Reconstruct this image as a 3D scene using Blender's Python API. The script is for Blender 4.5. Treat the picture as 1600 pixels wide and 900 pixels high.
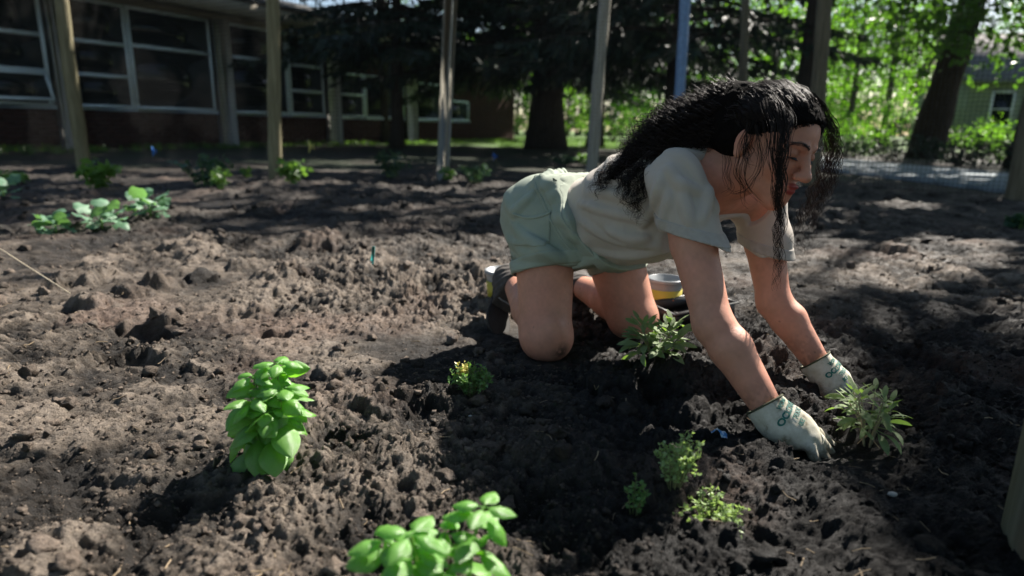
import bpy, math, random
import numpy as np
from mathutils import Vector, Matrix

random.seed(7)
RNG = np.random.default_rng(11)
SC = bpy.context.scene
COL = SC.collection
for o in list(bpy.data.objects):
    bpy.data.objects.remove(o)

# ------------------------------------------------------------------ camera
CAM_H = 0.60
cam_d = bpy.data.cameras.new('camera')
cam = bpy.data.objects.new('camera', cam_d)
COL.objects.link(cam)
cam_d.sensor_width = 36.0
cam_d.lens = 22.64
cam_d.clip_start = 0.05
cam_d.clip_end = 600
cam.location = (0, 0, CAM_H)
_R = Matrix.Rotation(math.radians(90) - math.atan(250 / 1006.0), 3, 'X') @ Matrix.Rotation(math.radians(0.86), 3, 'Z')
cam.rotation_euler = _R.to_euler()
cam_d.dof.use_dof = True
cam_d.dof.focus_distance = 1.40
cam_d.dof.aperture_fstop = 2.4
SC.camera = cam

# ------------------------------------------------------------------ sky, sun, exposure
SUN_AZ = math.radians(40)      # clockwise from +Y, seen from above
SUN_EL = math.radians(42)
SUN = np.array([math.sin(SUN_AZ) * math.cos(SUN_EL), math.cos(SUN_AZ) * math.cos(SUN_EL), math.sin(SUN_EL)])
w = bpy.data.worlds.new("World")
SC.world = w
w.use_nodes = True
_nt = w.node_tree
_bg = _nt.nodes['Background']
_sky = _nt.nodes.new('ShaderNodeTexSky')
_sky.sky_type = 'NISHITA'
_sky.sun_disc = False
_sky.sun_elevation = SUN_EL
_sky.sun_rotation = SUN_AZ
_nt.links.new(_sky.outputs[0], _bg.inputs[0])
_bg.inputs[1].default_value = 0.05
sun_d = bpy.data.lights.new('sun', 'SUN')
sun_d.energy = 5.0
sun_d.angle = math.radians(0.5)
sun_d.color = (1.0, 0.93, 0.84)
sun = bpy.data.objects.new('sun', sun_d)
COL.objects.link(sun)
sun.rotation_euler = Vector(tuple(-SUN)).to_track_quat('-Z', 'Y').to_euler()
sun.location = (10, 12, 15)
SC.view_settings.view_transform = 'Standard'
SC.view_settings.look = 'None'
SC.view_settings.exposure = 1.58
SC.view_settings.gamma = 1.0
SC.view_settings.use_curve_mapping = False
SC.cycles.max_bounces = 6
SC.cycles.transparent_max_bounces = 8
SC.cycles.use_denoising = True

# ------------------------------------------------------------------ helpers: objects
def tag(o, label=None, cat=None, group=None, kind=None):
    if label: o['label'] = label
    if cat: o['category'] = cat
    if group: o['group'] = group
    if kind: o['kind'] = kind
    return o

def empty(name, loc=(0, 0, 0), rz=0.0):
    o = bpy.data.objects.new(name, None)
    o.empty_display_size = 0.1
    COL.objects.link(o)
    o.location = loc
    o.rotation_euler = (0, 0, rz)
    return o

def link(name, me, mat=None, parent=None):
    o = bpy.data.objects.new(name, me)
    COL.objects.link(o)
    if mat is not None and not me.materials:
        for m in (mat if isinstance(mat, (list, tuple)) else [mat]):
            me.materials.append(m)
    if parent is not None:
        o.parent = parent
        # meshes are built in world space; keep them where they are
        o.matrix_parent_inverse = Matrix.LocRotScale(parent.location, parent.rotation_euler, None).inverted()
    return o

def mesh_np(name, V, F, smooth=True):
    """V (n,3); F: array (m,k) or a list of such arrays (k = 3 or 4)."""
    if not (isinstance(F, list) and F and isinstance(F[0], np.ndarray)): F = [np.asarray(F)]
    F = [np.asarray(f, dtype=np.int32) for f in F if len(f)]
    me = bpy.data.meshes.new(name)
    V = np.ascontiguousarray(V, dtype=np.float32)
    me.vertices.add(len(V))
    me.vertices.foreach_set('co', V.ravel())
    loops = np.concatenate([f.ravel() for f in F])
    sizes = np.concatenate([np.full(len(f), f.shape[1], dtype=np.int32) for f in F])
    starts = np.concatenate([[0], np.cumsum(sizes)[:-1]]).astype(np.int32)
    me.loops.add(len(loops))
    me.loops.foreach_set('vertex_index', loops)
    me.polygons.add(len(sizes))
    me.polygons.foreach_set('loop_start', starts)
    me.polygons.foreach_set('loop_total', sizes)
    if smooth:
        me.polygons.foreach_set('use_smooth', np.ones(len(sizes), dtype=bool))
    me.update(calc_edges=True)
    me.validate()
    return me

def vcol(me, C, name='tint'):
    a = me.attributes.new(name, 'FLOAT_COLOR', 'POINT')
    C = np.asarray(C, dtype=np.float32)
    if C.shape[1] == 3: C = np.concatenate([C, np.ones((len(C), 1), np.float32)], 1)
    a.data.foreach_set('color', np.ascontiguousarray(C).ravel())

class MB:
    """collects simple shapes into one mesh"""
    def __init__(s): s.v = []; s.q = []; s.t = []; s.n = 0
    def add(s, V, Q=None, T=None):
        V = np.asarray(V, float)
        if Q is not None and len(Q): s.q.append(np.asarray(Q) + s.n)
        if T is not None and len(T): s.t.append(np.asarray(T) + s.n)
        s.v.append(V); s.n += len(V)
    def box(s, c, h, R=None, bev=0.0):
        h = np.asarray(h, float)
        if bev > 0:
            V = []; 
            for sx in (-1, 1):
                for sy in (-1, 1):
                    for sz in (-1, 1):
                        S = np.array([sx, sy, sz])
                        for k in range(3):
                            d = h - bev; d = d.copy(); d[k] = h[k]
                            V.append(S * d)
            V = np.array(V)
            def vi(sx, sy, sz, k): return (((sx > 0) * 2 + (sy > 0)) * 2 + (sz > 0)) * 3 + k
            Q = []; T = []
            for k in range(3):
                a, b = [(1, 2), (2, 0), (0, 1)][k]
                for sg in (-1, 1):
                    f = []
                    for (u, v) in ((-1, -1), (1, -1), (1, 1), (-1, 1)):
                        S = [0, 0, 0]; S[k] = sg; S[a] = u; S[b] = v
                        f.append(vi(*S, k))
                    Q.append(f if sg > 0 else f[::-1])
            for k in range(3):
                a, b = [(1, 2), (2, 0), (0, 1)][k]
                for u in (-1, 1):
                    for v in (-1, 1):
                        S0 = [0, 0, 0]; S1 = [0, 0, 0]
                        S0[k] = -1; S1[k] = 1
                        for S in (S0, S1): S[a] = u; S[b] = v
                        f = [vi(*S0, a), vi(*S1, a), vi(*S1, b), vi(*S0, b)]
                        Q.append(f if u * v > 0 else f[::-1])
            for sx in (-1, 1):
                for sy in (-1, 1):
                    for sz in (-1, 1):
                        f = [vi(sx, sy, sz, k) for k in range(3)]
                        T.append(f if sx * sy * sz > 0 else f[::-1])
        else:
            V = np.array([[x, y, z] for x in (-1, 1) for y in (-1, 1) for z in (-1, 1)], float) * h
            Q = [[0, 1, 3, 2], [4, 6, 7, 5], [0, 4, 5, 1], [2, 3, 7, 6], [0, 2, 6, 4], [1, 5, 7, 3]]; T = None
        if R is not None: V = V @ np.asarray(R).T
        s.add(V + np.asarray(c, float), Q, T)
    def tube(s, pts, rad, n=8, cap=True, jag=0.0, squash=None):
        pts = np.asarray(pts, float); m = len(pts)
        rad = np.broadcast_to(np.asarray(rad, float), (m,))
        T = np.gradient(pts, axis=0); T /= np.linalg.norm(T, axis=1)[:, None] + 1e-12
        up = np.array([0, 0, 1.]) if abs(T[0][2]) < .9 else np.array([1., 0, 0])
        V = []
        a = np.arange(n) / n * 2 * math.pi
        b = np.cross(T[0], up); b /= np.linalg.norm(b)
        for i in range(m):
            b = b - T[i] * (b @ T[i]); b /= np.linalg.norm(b) + 1e-12
            c = np.cross(T[i], b)
            rr = rad[i] * (1 + jag * RNG.normal(size=n)) if jag else rad[i]
            V.append(pts[i] + (np.cos(a) * rr)[:, None] * b + (np.sin(a) * rr)[:, None] * c)
        V = np.concatenate(V)
        i = np.arange(m - 1)[:, None] * n; j = np.arange(n)[None, :]; k = (j + 1) % n
        Q = np.stack([i + j, i + k, i + n + k, i + n + j], -1).reshape(-1, 4)
        Tt = None
        if cap:
            V = np.concatenate([V, pts[:1], pts[-1:]])
            Tt = [[(x + 1) % n, x, m * n] for x in range(n)] + [[(m - 1) * n + x, (m - 1) * n + (x + 1) % n, m * n + 1] for x in range(n)]
        s.add(V, Q, Tt)
    def lathe(s, prof, c=(0, 0, 0), n=24, R=None):
        prof = np.asarray(prof, float); m = len(prof)
        a = np.arange(n) / n * 2 * math.pi
        V = np.stack([prof[:, :1] * np.cos(a), prof[:, :1] * np.sin(a), np.repeat(prof[:, 1:], n, 1)], -1).reshape(-1, 3)
        i = np.arange(m - 1)[:, None] * n; j = np.arange(n)[None, :]; k = (j + 1) % n
        Q = np.stack([i + j, i + k, i + n + k, i + n + j], -1).reshape(-1, 4)
        if R is not None: V = V @ np.asarray(R).T
        s.add(V + np.asarray(c, float), Q)
    def mesh(s, name, smooth=True):
        F = []
        if s.q: F.append(np.concatenate(s.q))
        if s.t: F.append(np.concatenate(s.t))
        return mesh_np(name, np.concatenate(s.v), F, smooth)
    def build(s, name, mat, parent=None, smooth=True):
        return link(name, s.mesh(name, smooth), mat, parent)

# ------------------------------------------------------------------ helpers: noise
def _hash(ix, iy, iz, seed=0):
    h = (ix.astype(np.int64) * 73856093) ^ (iy.astype(np.int64) * 19349663) ^ (iz.astype(np.int64) * 83492791) ^ (seed * 2654435761)
    h = (h ^ (h >> 13)) * 1274126177 & 0x7fffffff
    h = (h ^ (h >> 16)) * 668265263 & 0x7fffffff
    return ((h ^ (h >> 15)) & 0xffff) / 65535.0

def vnoise(x, y, z=None, seed=0):
    """smooth value noise in -1..1"""
    if z is None: z = np.zeros_like(x)
    ix, iy, iz = np.floor(x), np.floor(y), np.floor(z)
    fx, fy, fz = x - ix, y - iy, z - iz
    fx = fx * fx * fx * (fx * (fx * 6 - 15) + 10); fy = fy * fy * fy * (fy * (fy * 6 - 15) + 10); fz = fz * fz * (3 - 2 * fz)
    ix, iy, iz = ix.astype(np.int64), iy.astype(np.int64), iz.astype(np.int64)
    r = 0
    flat = not np.any(fz)
    for dz in ((0,) if flat else (0, 1)):
        wz = 1 if flat else (fz if dz else 1 - fz)
        for dy in (0, 1):
            wy = fy if dy else 1 - fy
            for dx in (0, 1):
                wx = fx if dx else 1 - fx
                r = r + wx * wy * wz * _hash(ix + dx, iy + dy, iz + dz, seed)
    return r * 2 - 1

def fbm(x, y, oct=4, seed=0, gain=.5):
    r = 0; a = 1.; f = 1.
    for i in range(oct):
        r = r + a * vnoise(x * f + 13.7 * i, y * f - 7.1 * i, seed=seed + i); a *= gain; f *= 2.03
    return r

def worley(x, y, seed=0):
    """F1 distance and a random id per cell, 2D"""
    ix, iy = np.floor(x).astype(np.int64), np.floor(y).astype(np.int64)
    best = np.full(x.shape, 9.); bid = np.zeros(x.shape)
    z = np.zeros_like(ix)
    for dy in (-1, 0, 1):
        for dx in (-1, 0, 1):
            cx, cy = ix + dx, iy + dy
            px = cx + _hash(cx, cy, z, seed); py = cy + _hash(cx, cy, z + 1, seed)
            d = np.hypot(px - x, py - y)
            m = d < best
            best = np.where(m, d, best); bid = np.where(m, _hash(cx, cy, z + 2, seed), bid)
    return best, bid

def catmull(pts, n):
    pts = np.asarray(pts, float)
    P0 = np.concatenate([[2 * pts[0] - pts[1]], pts, [2 * pts[-1] - pts[-2]]])
    t = np.linspace(0, len(pts) - 1 - 1e-9, n); i = t.astype(int); f = (t - i)[:, None]
    a, b, c, d = P0[i], P0[i + 1], P0[i + 2], P0[i + 3]
    return .5 * ((2 * b) + (-a + c) * f + (2 * a - 5 * b + 4 * c - d) * f ** 2 + (-a + 3 * b - 3 * c + d) * f ** 3)

# ------------------------------------------------------------------ helpers: materials
class NT:
    def __init__(s, name):
        s.m = bpy.data.materials.new(name); s.m.use_nodes = True
        s.t = s.m.node_tree; s.t.nodes.clear()
        s.out = s.t.nodes.new('ShaderNodeOutputMaterial')
    def n(s, typ, ins=None, **kw):
        x = s.t.nodes.new(typ)
        for k, v in kw.items(): setattr(x, k, v)
        for k, v in (ins or {}).items():
            i = x.inputs[k]
            if isinstance(v, bpy.types.NodeSocket): s.t.links.new(v, i)
            else: i.default_value = v
        return x
    def noise(s, scale, detail=4, rough=.55, vec=None, dist=0):
        return s.n('ShaderNodeTexNoise', dict({'Scale': scale, 'Detail': detail, 'Roughness': rough, 'Distortion': dist}, **({'Vector': vec} if vec is not None else {})))
    def coord(s, k='Object'): return s.n('ShaderNodeTexCoord').outputs[k]
    def mapping(s, vec, scale=(1, 1, 1)): return s.n('ShaderNodeMapping', {'Vector': vec, 'Scale': scale}).outputs[0]
    def ramp(s, fac, stops):
        x = s.n('ShaderNodeValToRGB', {'Fac': fac})
        e = x.color_ramp.elements
        while len(e) < len(stops): e.new(.5)
        for i, (p, c) in enumerate(stops):
            e[i].position = p; e[i].color = (*c, 1) if len(c) == 3 else c
        return x.outputs['Color']
    def mix(s, f, a, b, blend='MIX'):
        x = s.n('ShaderNodeMix', data_type='RGBA', blend_type=blend)
        for i, v in ((0, f), (6, a), (7, b)):
            if isinstance(v, bpy.types.NodeSocket): s.t.links.new(v, x.inputs[i])
            else: x.inputs[i].default_value = v if i == 0 else ((*v, 1) if len(v) == 3 else v)
        return x.outputs[2]
    def math(s, op, a, b=0.0):
        return s.n('ShaderNodeMath', {0: a, 1: b}, operation=op).outputs[0]
    def bump(s, h, strength=.3, dist=.01, normal=None):
        return s.n('ShaderNodeBump', dict({'Height': h, 'Strength': strength, 'Distance': dist}, **({'Normal': normal} if normal is not None else {}))).outputs[0]
    def pbsdf(s, **kw):
        names = dict(color='Base Color', rough='Roughness', normal='Normal', metal='Metallic', spec='Specular IOR Level', sss='Subsurface Weight', sheen='Sheen Weight', trans='Transmission Weight', ior='IOR', coat='Coat Weight', coatr='Coat Roughness')
        d = {}
        for k, v in kw.items():
            if k == 'color' and not isinstance(v, bpy.types.NodeSocket) and len(v) == 3: v = (*v, 1)
            d[names[k]] = v
        return s.n('ShaderNodeBsdfPrincipled', d)
    def done(s, shader):
        s.t.links.new(shader if isinstance(shader, bpy.types.NodeSocket) else shader.outputs[0], s.out.inputs[0])
        return s.m
    def attr(s, name='tint'): return s.n('ShaderNodeAttribute', attribute_name=name).outputs['Color']

def simple(name, c, rough=.6, var=.15, scale=30, bump=.0, bscale=200, bdist=.002, **kw):
    t = NT(name); co = t.coord()
    nz = t.noise(scale, 5, vec=co).outputs[0]
    a = tuple(max(0, x * (1 - var)) for x in c); b = tuple(min(1, x * (1 + var)) for x in c)
    col = t.ramp(nz, [(.3, a), (.7, b)])
    d = dict(color=col, rough=rough, **kw)
    if bump: d['normal'] = t.bump(t.noise(bscale, 4, vec=co).outputs[0], bump, bdist)
    return t.done(t.pbsdf(**d))

def leaf_mat(name, top, back=None, trans=(.25, .5, .05), tw=.35, rough=.45, var=.25, scale=25, veins=0.0, spec=.5):
    """leaf: glossy skin over a thin sheet that lets light through"""
    t = NT(name); co = t.coord()
    nz = t.noise(scale, 4, vec=co).outputs[0]
    lo = tuple(x * (1 - var) for x in top); hi = tuple(min(1, x * (1 + var)) for x in top)
    col = t.ramp(nz, [(.3, lo), (.7, hi)])
    rnd = t.n('ShaderNodeObjectInfo').outputs['Random']
    col = t.mix(t.math('MULTIPLY', rnd, .3), col, tuple(x * 1.5 for x in top))
    if back is not None:
        geo = t.n('ShaderNodeNewGeometry').outputs['Backfacing']
        col = t.mix(geo, col, back)
    d = dict(color=col, rough=rough, spec=spec)
    if veins: d['normal'] = t.bump(t.noise(220, 3, vec=co).outputs[0], veins, .002)
    p = t.pbsdf(**d)
    tr = t.n('ShaderNodeBsdfTranslucent', {'Color': (*trans, 1)})
    mx = t.n('ShaderNodeMixShader', {0: tw, 1: p.outputs[0], 2: tr.outputs[0]})
    return t.done(mx)

# ------------------------------------------------------------------ helpers: signed-distance modelling
def nrm(v): v = np.asarray(v, float); return v / np.linalg.norm(v)

class Sdf:
    """A list of operations on a distance field, meshed by surface nets on the blocks near the surface."""
    def __init__(s): s.ops = []
    def _add(s, f, c, r, op, k): s.ops.append((f, np.asarray(c, float), r, op, k)); return s
    def cone(s, a, b, ra, rb, k=.02, op='u'):
        a = np.asarray(a, float); b = np.asarray(b, float)
        L = b - a; l2 = L @ L
        def f(p):
            t = np.clip(((p - a) @ L) / l2, 0, 1)
            return np.linalg.norm(p - a - t[:, None] * L, axis=1) - (ra + (rb - ra) * t)
        return s._add(f, (a + b) / 2, math.sqrt(l2) / 2 + max(ra, rb), op, k)
    def chain(s, pts, rads, k=.02, op='u'):
        for i in range(len(pts) - 1): s.cone(pts[i], pts[i + 1], rads[i], rads[i + 1], k if i == 0 else min(k, .012), op)
        return s
    def ell(s, c, rad, ax=None, k=.02, op='u'):
        c = np.asarray(c, float); rad = np.asarray(rad, float) * np.ones(3)
        A = np.eye(3) if ax is None else np.asarray(ax, float)   # rows = axes
        def f(p):
            q = (p - c) @ A.T
            k0 = np.linalg.norm(q / rad, axis=1); k1 = np.linalg.norm(q / rad ** 2, axis=1)
            return np.where(k0 < 1e-6, -rad.min(), k0 * (k0 - 1) / np.maximum(k1, 1e-9))
        return s._add(f, c, rad.max(), op, k)
    def sub(s, other_f, c, r, k=.004): return s._add(other_f, c, r, 's', k)
    def plane(s, pt, n, k=.004):
        """keep the side the normal points away from"""
        pt = np.asarray(pt, float); n = nrm(n)
        s.ops.append((lambda p: (p - pt) @ n, pt, 1e9, 'i', k)); return s
    def disp(s, f): s.ops.append((f, np.zeros(3), 1e9, 'd', 0)); return s
    def clip(s, f): s.ops.append((f, np.zeros(3), 1e9, 'i', .002)); return s
    def bounds(s):
        lo = np.full(3, 1e9); hi = -lo
        for f, c, r, op, k in s.ops:
            if op == 'u': lo = np.minimum(lo, c - r); hi = np.maximum(hi, c + r)
        return lo - .02, hi + .02
    def eval(s, p, blocks=None, bc=None, bs=0.):
        """p (n,3); with blocks (nb, m) views the cheap per-block culling is used"""
        d = np.full(len(p), 9.0)
        for f, c, r, op, k in s.ops:
            if blocks is not None and r < 1e8:
                m = np.linalg.norm(bc - c, axis=1) < r + bs + k + .03
                if not m.any(): continue
                ix = (np.nonzero(m)[0][:, None] * blocks + np.arange(blocks)).ravel()
                q = p[ix]; e = f(q); a = d[ix]
            elif r < 1e8 and len(p) > 1500:
                ix = np.nonzero(((p - c) ** 2).sum(1) < (r + k + .07) ** 2)[0]
                if not len(ix): continue
                e = f(p[ix]); a = d[ix]
            else:
                ix = None; e = f(p); a = d
            if op == 'u':
                h = np.maximum(k - np.abs(a - e), 0) / max(k, 1e-6); r_ = np.minimum(a, e) - h * h * k * .25
            elif op == 's':
                h = np.maximum(k - np.abs(a + e), 0) / max(k, 1e-6); r_ = np.maximum(a, -e) + h * h * k * .25
            elif op == 'i':
                h = np.maximum(k - np.abs(a - e), 0) / max(k, 1e-6); r_ = np.maximum(a, e) + h * h * k * .25
            else:
                r_ = a + e
            if ix is None: d = r_
            else: d[ix] = r_
        return d
    def mesh(s, h, B=8, region=None):
        lo, hi = s.bounds()
        if region is not None: lo = np.maximum(lo, region[0]); hi = np.minimum(hi, region[1])
        bs = B * h
        nb = np.ceil((hi - lo) / bs).astype(int)
        g = np.stack(np.meshgrid(*[np.arange(x) for x in nb], indexing='ij'), -1).reshape(-1, 3)
        bc = lo + (g + .5) * bs
        d0 = s.eval(bc)
        g = g[np.abs(d0) < bs * 1.25 + .004]
        bc = lo + (g + .5) * bs
        n1 = B + 1
        off = np.stack(np.meshgrid(*[np.arange(n1)] * 3, indexing='ij'), -1).reshape(-1, 3)
        P = (lo + (g[:, None, :] * B + off[None]) * h).reshape(-1, 3)
        D = s.eval(P, blocks=n1 ** 3, bc=bc, bs=bs * .87).reshape(len(g), n1, n1, n1)
        ins = D < 0
        cnt = np.zeros((len(g), B, B, B), int)
        for a in (0, 1):
            for b in (0, 1):
                for c in (0, 1): cnt += ins[:, a:a + B, b:b + B, c:c + B]
        bi, ci, cj, ck = np.nonzero((cnt > 0) & (cnt < 8))
        acc = np.zeros((len(bi), 3)); num = np.zeros(len(bi))
        cor = [(a, b, c) for a in (0, 1) for b in (0, 1) for c in (0, 1)]
        for A in cor:
            for ax in range(3):
                if A[ax]: continue
                Bc = list(A); Bc[ax] = 1
                da = D[bi, ci + A[0], cj + A[1], ck + A[2]]; db = D[bi, ci + Bc[0], cj + Bc[1], ck + Bc[2]]
                m = (da < 0) != (db < 0)
                t = np.where(m, da / np.where(m, da - db, 1), 0)
                for q in range(3):
                    acc[:, q] += np.where(m, A[q] + (t if q == ax else 0), 0)
                num += m
        cell = g[bi] * B + np.stack([ci, cj, ck], 1)
        V = lo + (cell + acc / num[:, None]) * h
        big = np.int64(1 << 20)
        key = (cell[:, 0].astype(np.int64) * big + cell[:, 1]) * big + cell[:, 2]
        order = np.argsort(key); skey = key[order]
        F = []
        for ax in range(3):
            o = [0, 0, 0]; o[ax] = 1
            s0 = ins[bi, ci, cj, ck]; s1 = ins[bi, ci + o[0], cj + o[1], ck + o[2]]
            m = s0 != s1
            u, v = [(1, 2), (2, 0), (0, 1)][ax]
            du = np.zeros(3, int); du[u] = 1; dv = np.zeros(3, int); dv[v] = 1
            c0 = cell[m]; quad = []; ok = np.ones(len(c0), bool)
            for dd in (0 * du, du, du + dv, dv):
                cc = c0 - dd
                kk = (cc[:, 0].astype(np.int64) * big + cc[:, 1]) * big + cc[:, 2]
                ps = np.clip(np.searchsorted(skey, kk), 0, len(skey) - 1)
                ok &= skey[ps] == kk
                quad.append(order[ps])
            q = np.stack(quad, 1)
            fl = s1[m]
            q[fl] = q[fl][:, ::-1]
            F.append(q[ok])
        return V, np.concatenate(F)
    def trace(s, p, d, n=40):
        p = p.copy()
        for i in range(n):
            p += d * np.clip(s.eval(p), -.08, .08)[:, None] * .8
        return p

# ================================================================== GROUND
def sstep(a, b, x):
    t = np.clip((x - a) / (b - a), 0, 1); return t * t * (3 - 2 * t)
PATH_A = np.array([(5.25, 5.2), (5.30, 8.0), (5.05, 11.0), (4.9, 15.5), (5.2, 22.0), (6.2, 40.0)])   # near edge of the walk
PATH_W = 2.6
def path_x(y): return np.interp(y, PATH_A[:, 1], PATH_A[:, 0])
SMOOTH = [(-.32, 1.75, .22), (.02, 1.9, .14), (-1.25, 2.35, .35), (.95, 2.9, .5), (-2.2, 2.6, .3)]
def zone_rough(x, y):
    r = .80 + .40 * fbm(x * 1.3, y * 1.3, 2, seed=40)
    for (cx, cy, rr) in SMOOTH: r = r * (1 - .75 * np.exp(-((x - cx) ** 2 + (y - cy) ** 2) / rr ** 2))
    return np.clip(r, .12, 1.1)
CONTACT = [(.10, 1.62, .10), (.36, 1.82, .10), (.63, 1.11, .09), (.79, 1.43, .09), (-.03, 1.84, .08), (.09, 2.1, .08)]
MOUND = [(.46, 1.50, .16, .030), (.55, .93, .14, .022), (.74, .98, .10, .022), (.93, 1.2, .12, .018), (-.28, 1.34, .10, .012), (.40, 1.42, .07, .016), (-.95, 3.4, .35, .05), (-1.5, 3.0, .25, .05), (-2.3, 3.1, .3, .05), (-.55, 3.2, .2, .04), (.1, 4.6, .6, .06), (-1.8, 5.6, .8, .05), (.55, .70, .13, .03), (1.15, 2.3, .2, .03)]
CLODS = [(*(-1.6223, 2.3535), 0.1, 0.055), (*(-1.3462, 2.2170), 0.085, 0.048), (*(-1.2959, 2.2851), 0.07, 0.045), (*(-1.2104, 2.4427), 0.065, 0.045), (*(-1.6382, 2.5034), 0.07, 0.035), (*(-1.3399, 2.5467), 0.06, 0.03), (*(-0.8999, 2.5530), 0.06, 0.045), (*(-0.9766, 3.2149), 0.12, 0.05), (*(-1.1697, 2.6813), 0.05, 0.035), (*(-0.7006, 1.8195), 0.06, -0.05), (*(-1.0961, 1.8003), 0.08, -0.05), (*(-1.0220, 1.5869), 0.09, -0.05), (*(-0.8617, 1.9565), 0.05, -0.035), (*(-0.6304, 2.5710), 0.16, 0.035), (*(-0.2586, 2.5268), 0.15, 0.03), (*(-1.3961, 2.0621), 0.06, 0.04), (*(-1.0645, 1.8978), 0.05, 0.03), (*(-0.1987, 1.3003), 0.07, 0.035), (*(-0.2524, 1.2507), 0.06, 0.028), (*(-0.3569, 1.1215), 0.022, -0.02), (*(0.3621, 1.4671), 0.07, 0.02), (*(0.2862, 1.5270), 0.05, 0.02), (*(0.3732, 1.2415), 0.05, 0.022), (*(0.7971, 1.7444), 0.06, 0.025), (*(1.0521, 1.9047), 0.09, 0.03), (*(1.2047, 1.6831), 0.1, 0.03), (*(0.4488, 1.0618), 0.05, 0.02), (*(0.3124, 0.8443), 0.05, 0.022), (*(0.1051, 0.8318), 0.06, 0.02), (*(-0.5537, 0.9046), 0.03, 0.018), (*(-0.6880, 0.9564), 0.05, -0.02)]
def ground_h(x, y, fine=True):
    x = np.asarray(x, float); y = np.asarray(y, float)
    h = .022 * fbm(x * .9, y * .9, 3, seed=2)
    for (cx, cy, rr, a) in MOUND: h = h + a * np.exp(-((x - cx) ** 2 + (y - cy) ** 2) / rr ** 2)
    rg = zone_rough(x, y)
    wx = x + .022 * vnoise(x * 22, y * 22, seed=50) + .008 * vnoise(x * 75, y * 75, seed=52); wy = y + .022 * vnoise(x * 22, y * 22, seed=51) + .008 * vnoise(x * 75, y * 75, seed=53)
    if fine:
        for (s, a, p, sd) in ((.17, .050, 3.5, 60), (.080, .018, 2.0, 61), (.040, .0125, 2.0, 62), (.020, .0110, 1.3, 63), (.0100, .0060, .9, 64)):
            d, i = worley(wx / s, wy / s, seed=sd)
            h = h + a * rg * np.clip(1 - (d / .66) ** 2, 0, 1) ** .72 * i ** p
        h = h - .045 * rg * np.clip(vnoise(x * 9, y * 9, seed=70) - .2, 0, 1) - .028 * rg * np.clip(vnoise(x * 23, y * 23, seed=72) - .3, 0, 1)
        h = h + .0085 * rg * fbm(x * 48, y * 48, 4, seed=71, gain=.62)
    for (cx, cy, rr, a) in CLODS:
        dd = np.hypot(x - cx, (y - cy) * 1.15)
        m = dd < rr * 1.6
        if not m.any(): continue
        q = dd[m] / rr * (1 + .35 * vnoise(x[m] * 28, y[m] * 28, seed=91) + .15 * vnoise(x[m] * 70, y[m] * 70, seed=92))
        h[m] = h[m] + a * (np.clip(1 - q * q, 0, 1) ** .6) * (1 + .25 * vnoise(x[m] * 45, y[m] * 45, seed=93))
    k = 0
    for (cx, cy, rr) in CONTACT: k = np.maximum(k, np.exp(-((x - cx) ** 2 + (y - cy) ** 2) / rr ** 2))
    h = h * (1 - .75 * k)
    # level ground beyond the beds and along the walk
    flat = sstep(7.6, 10.0, y); flat = np.maximum(flat, sstep(4.5, 5.1, x) * (y > 4))
    return h * (1 - .85 * flat) - .01 * flat

ys = [.42]
while ys[-1] < 5: ys.append(ys[-1] * 1.0039)
while ys[-1] < 11: ys.append(ys[-1] * 1.007)
while ys[-1] < 150: ys.append(ys[-1] * 1.05)
ys = np.array([-6., -2., 0., .2, .32] + ys)
na = 610
ta = np.linspace(-1, 1, na); tx = np.tan(ta * math.radians(50)); tx = tx * (.62 + .38 * np.abs(ta) ** 3 * 1.6)
X = np.where(ys[:, None] < .42, 3.0 * tx[None] / tx.max() * .42, ys[:, None] * tx[None])
X[ys < .42] = np.linspace(-1, 1, na)[None] * 8
ed = np.abs(ta) > .985
X[:, ed] *= 2.0
Y = np.repeat(ys[:, None], na, 1)
Hh = ground_h(X.ravel(), Y.ravel())
GV = np.stack([X.ravel(), Y.ravel(), Hh], 1)
ii = (np.arange(len(ys) - 1)[:, None] * na + np.arange(na - 1)[None]).ravel()
GF = np.stack([ii, ii + 1, ii + na + 1, ii + na], 1)
gx, gy = GV[:, 0], GV[:, 1]
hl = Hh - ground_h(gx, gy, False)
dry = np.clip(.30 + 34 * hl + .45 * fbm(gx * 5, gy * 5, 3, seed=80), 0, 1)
compost_shade = sstep(-.25, .25, gx - .12 * gy + .02 + .25 * fbm(gx * 2, gy * 2, 3, seed=81)) * (1 - sstep(1.9, 2.6, gy + .3 * fbm(gx * 2, gy * 2, 2, seed=83)))  # dark compost on the right, with its shade put into the colour too
compost_shade = np.maximum(compost_shade, sstep(2.9, 3.6, gy + .3 * vnoise(gx * 2, gy * 2, seed=84)) * .75)  # same darkening painted over the shaded ground further back
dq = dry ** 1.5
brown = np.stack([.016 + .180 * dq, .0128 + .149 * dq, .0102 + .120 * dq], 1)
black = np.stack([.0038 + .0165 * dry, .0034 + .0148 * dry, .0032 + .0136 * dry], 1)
tint = brown * (1 - compost_shade[:, None]) + black * compost_shade[:, None]
pk_ = np.clip(vnoise(gx * 3.1, gy * 3.1, seed=86) - .45, 0, 1)[:, None] * 1.6
tint = tint * (1 - pk_) + np.array([.16, .112, .088]) * pk_ * (1 - .5 * compost_shade[:, None]) + tint * pk_ * .5 * compost_shade[:, None]
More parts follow.
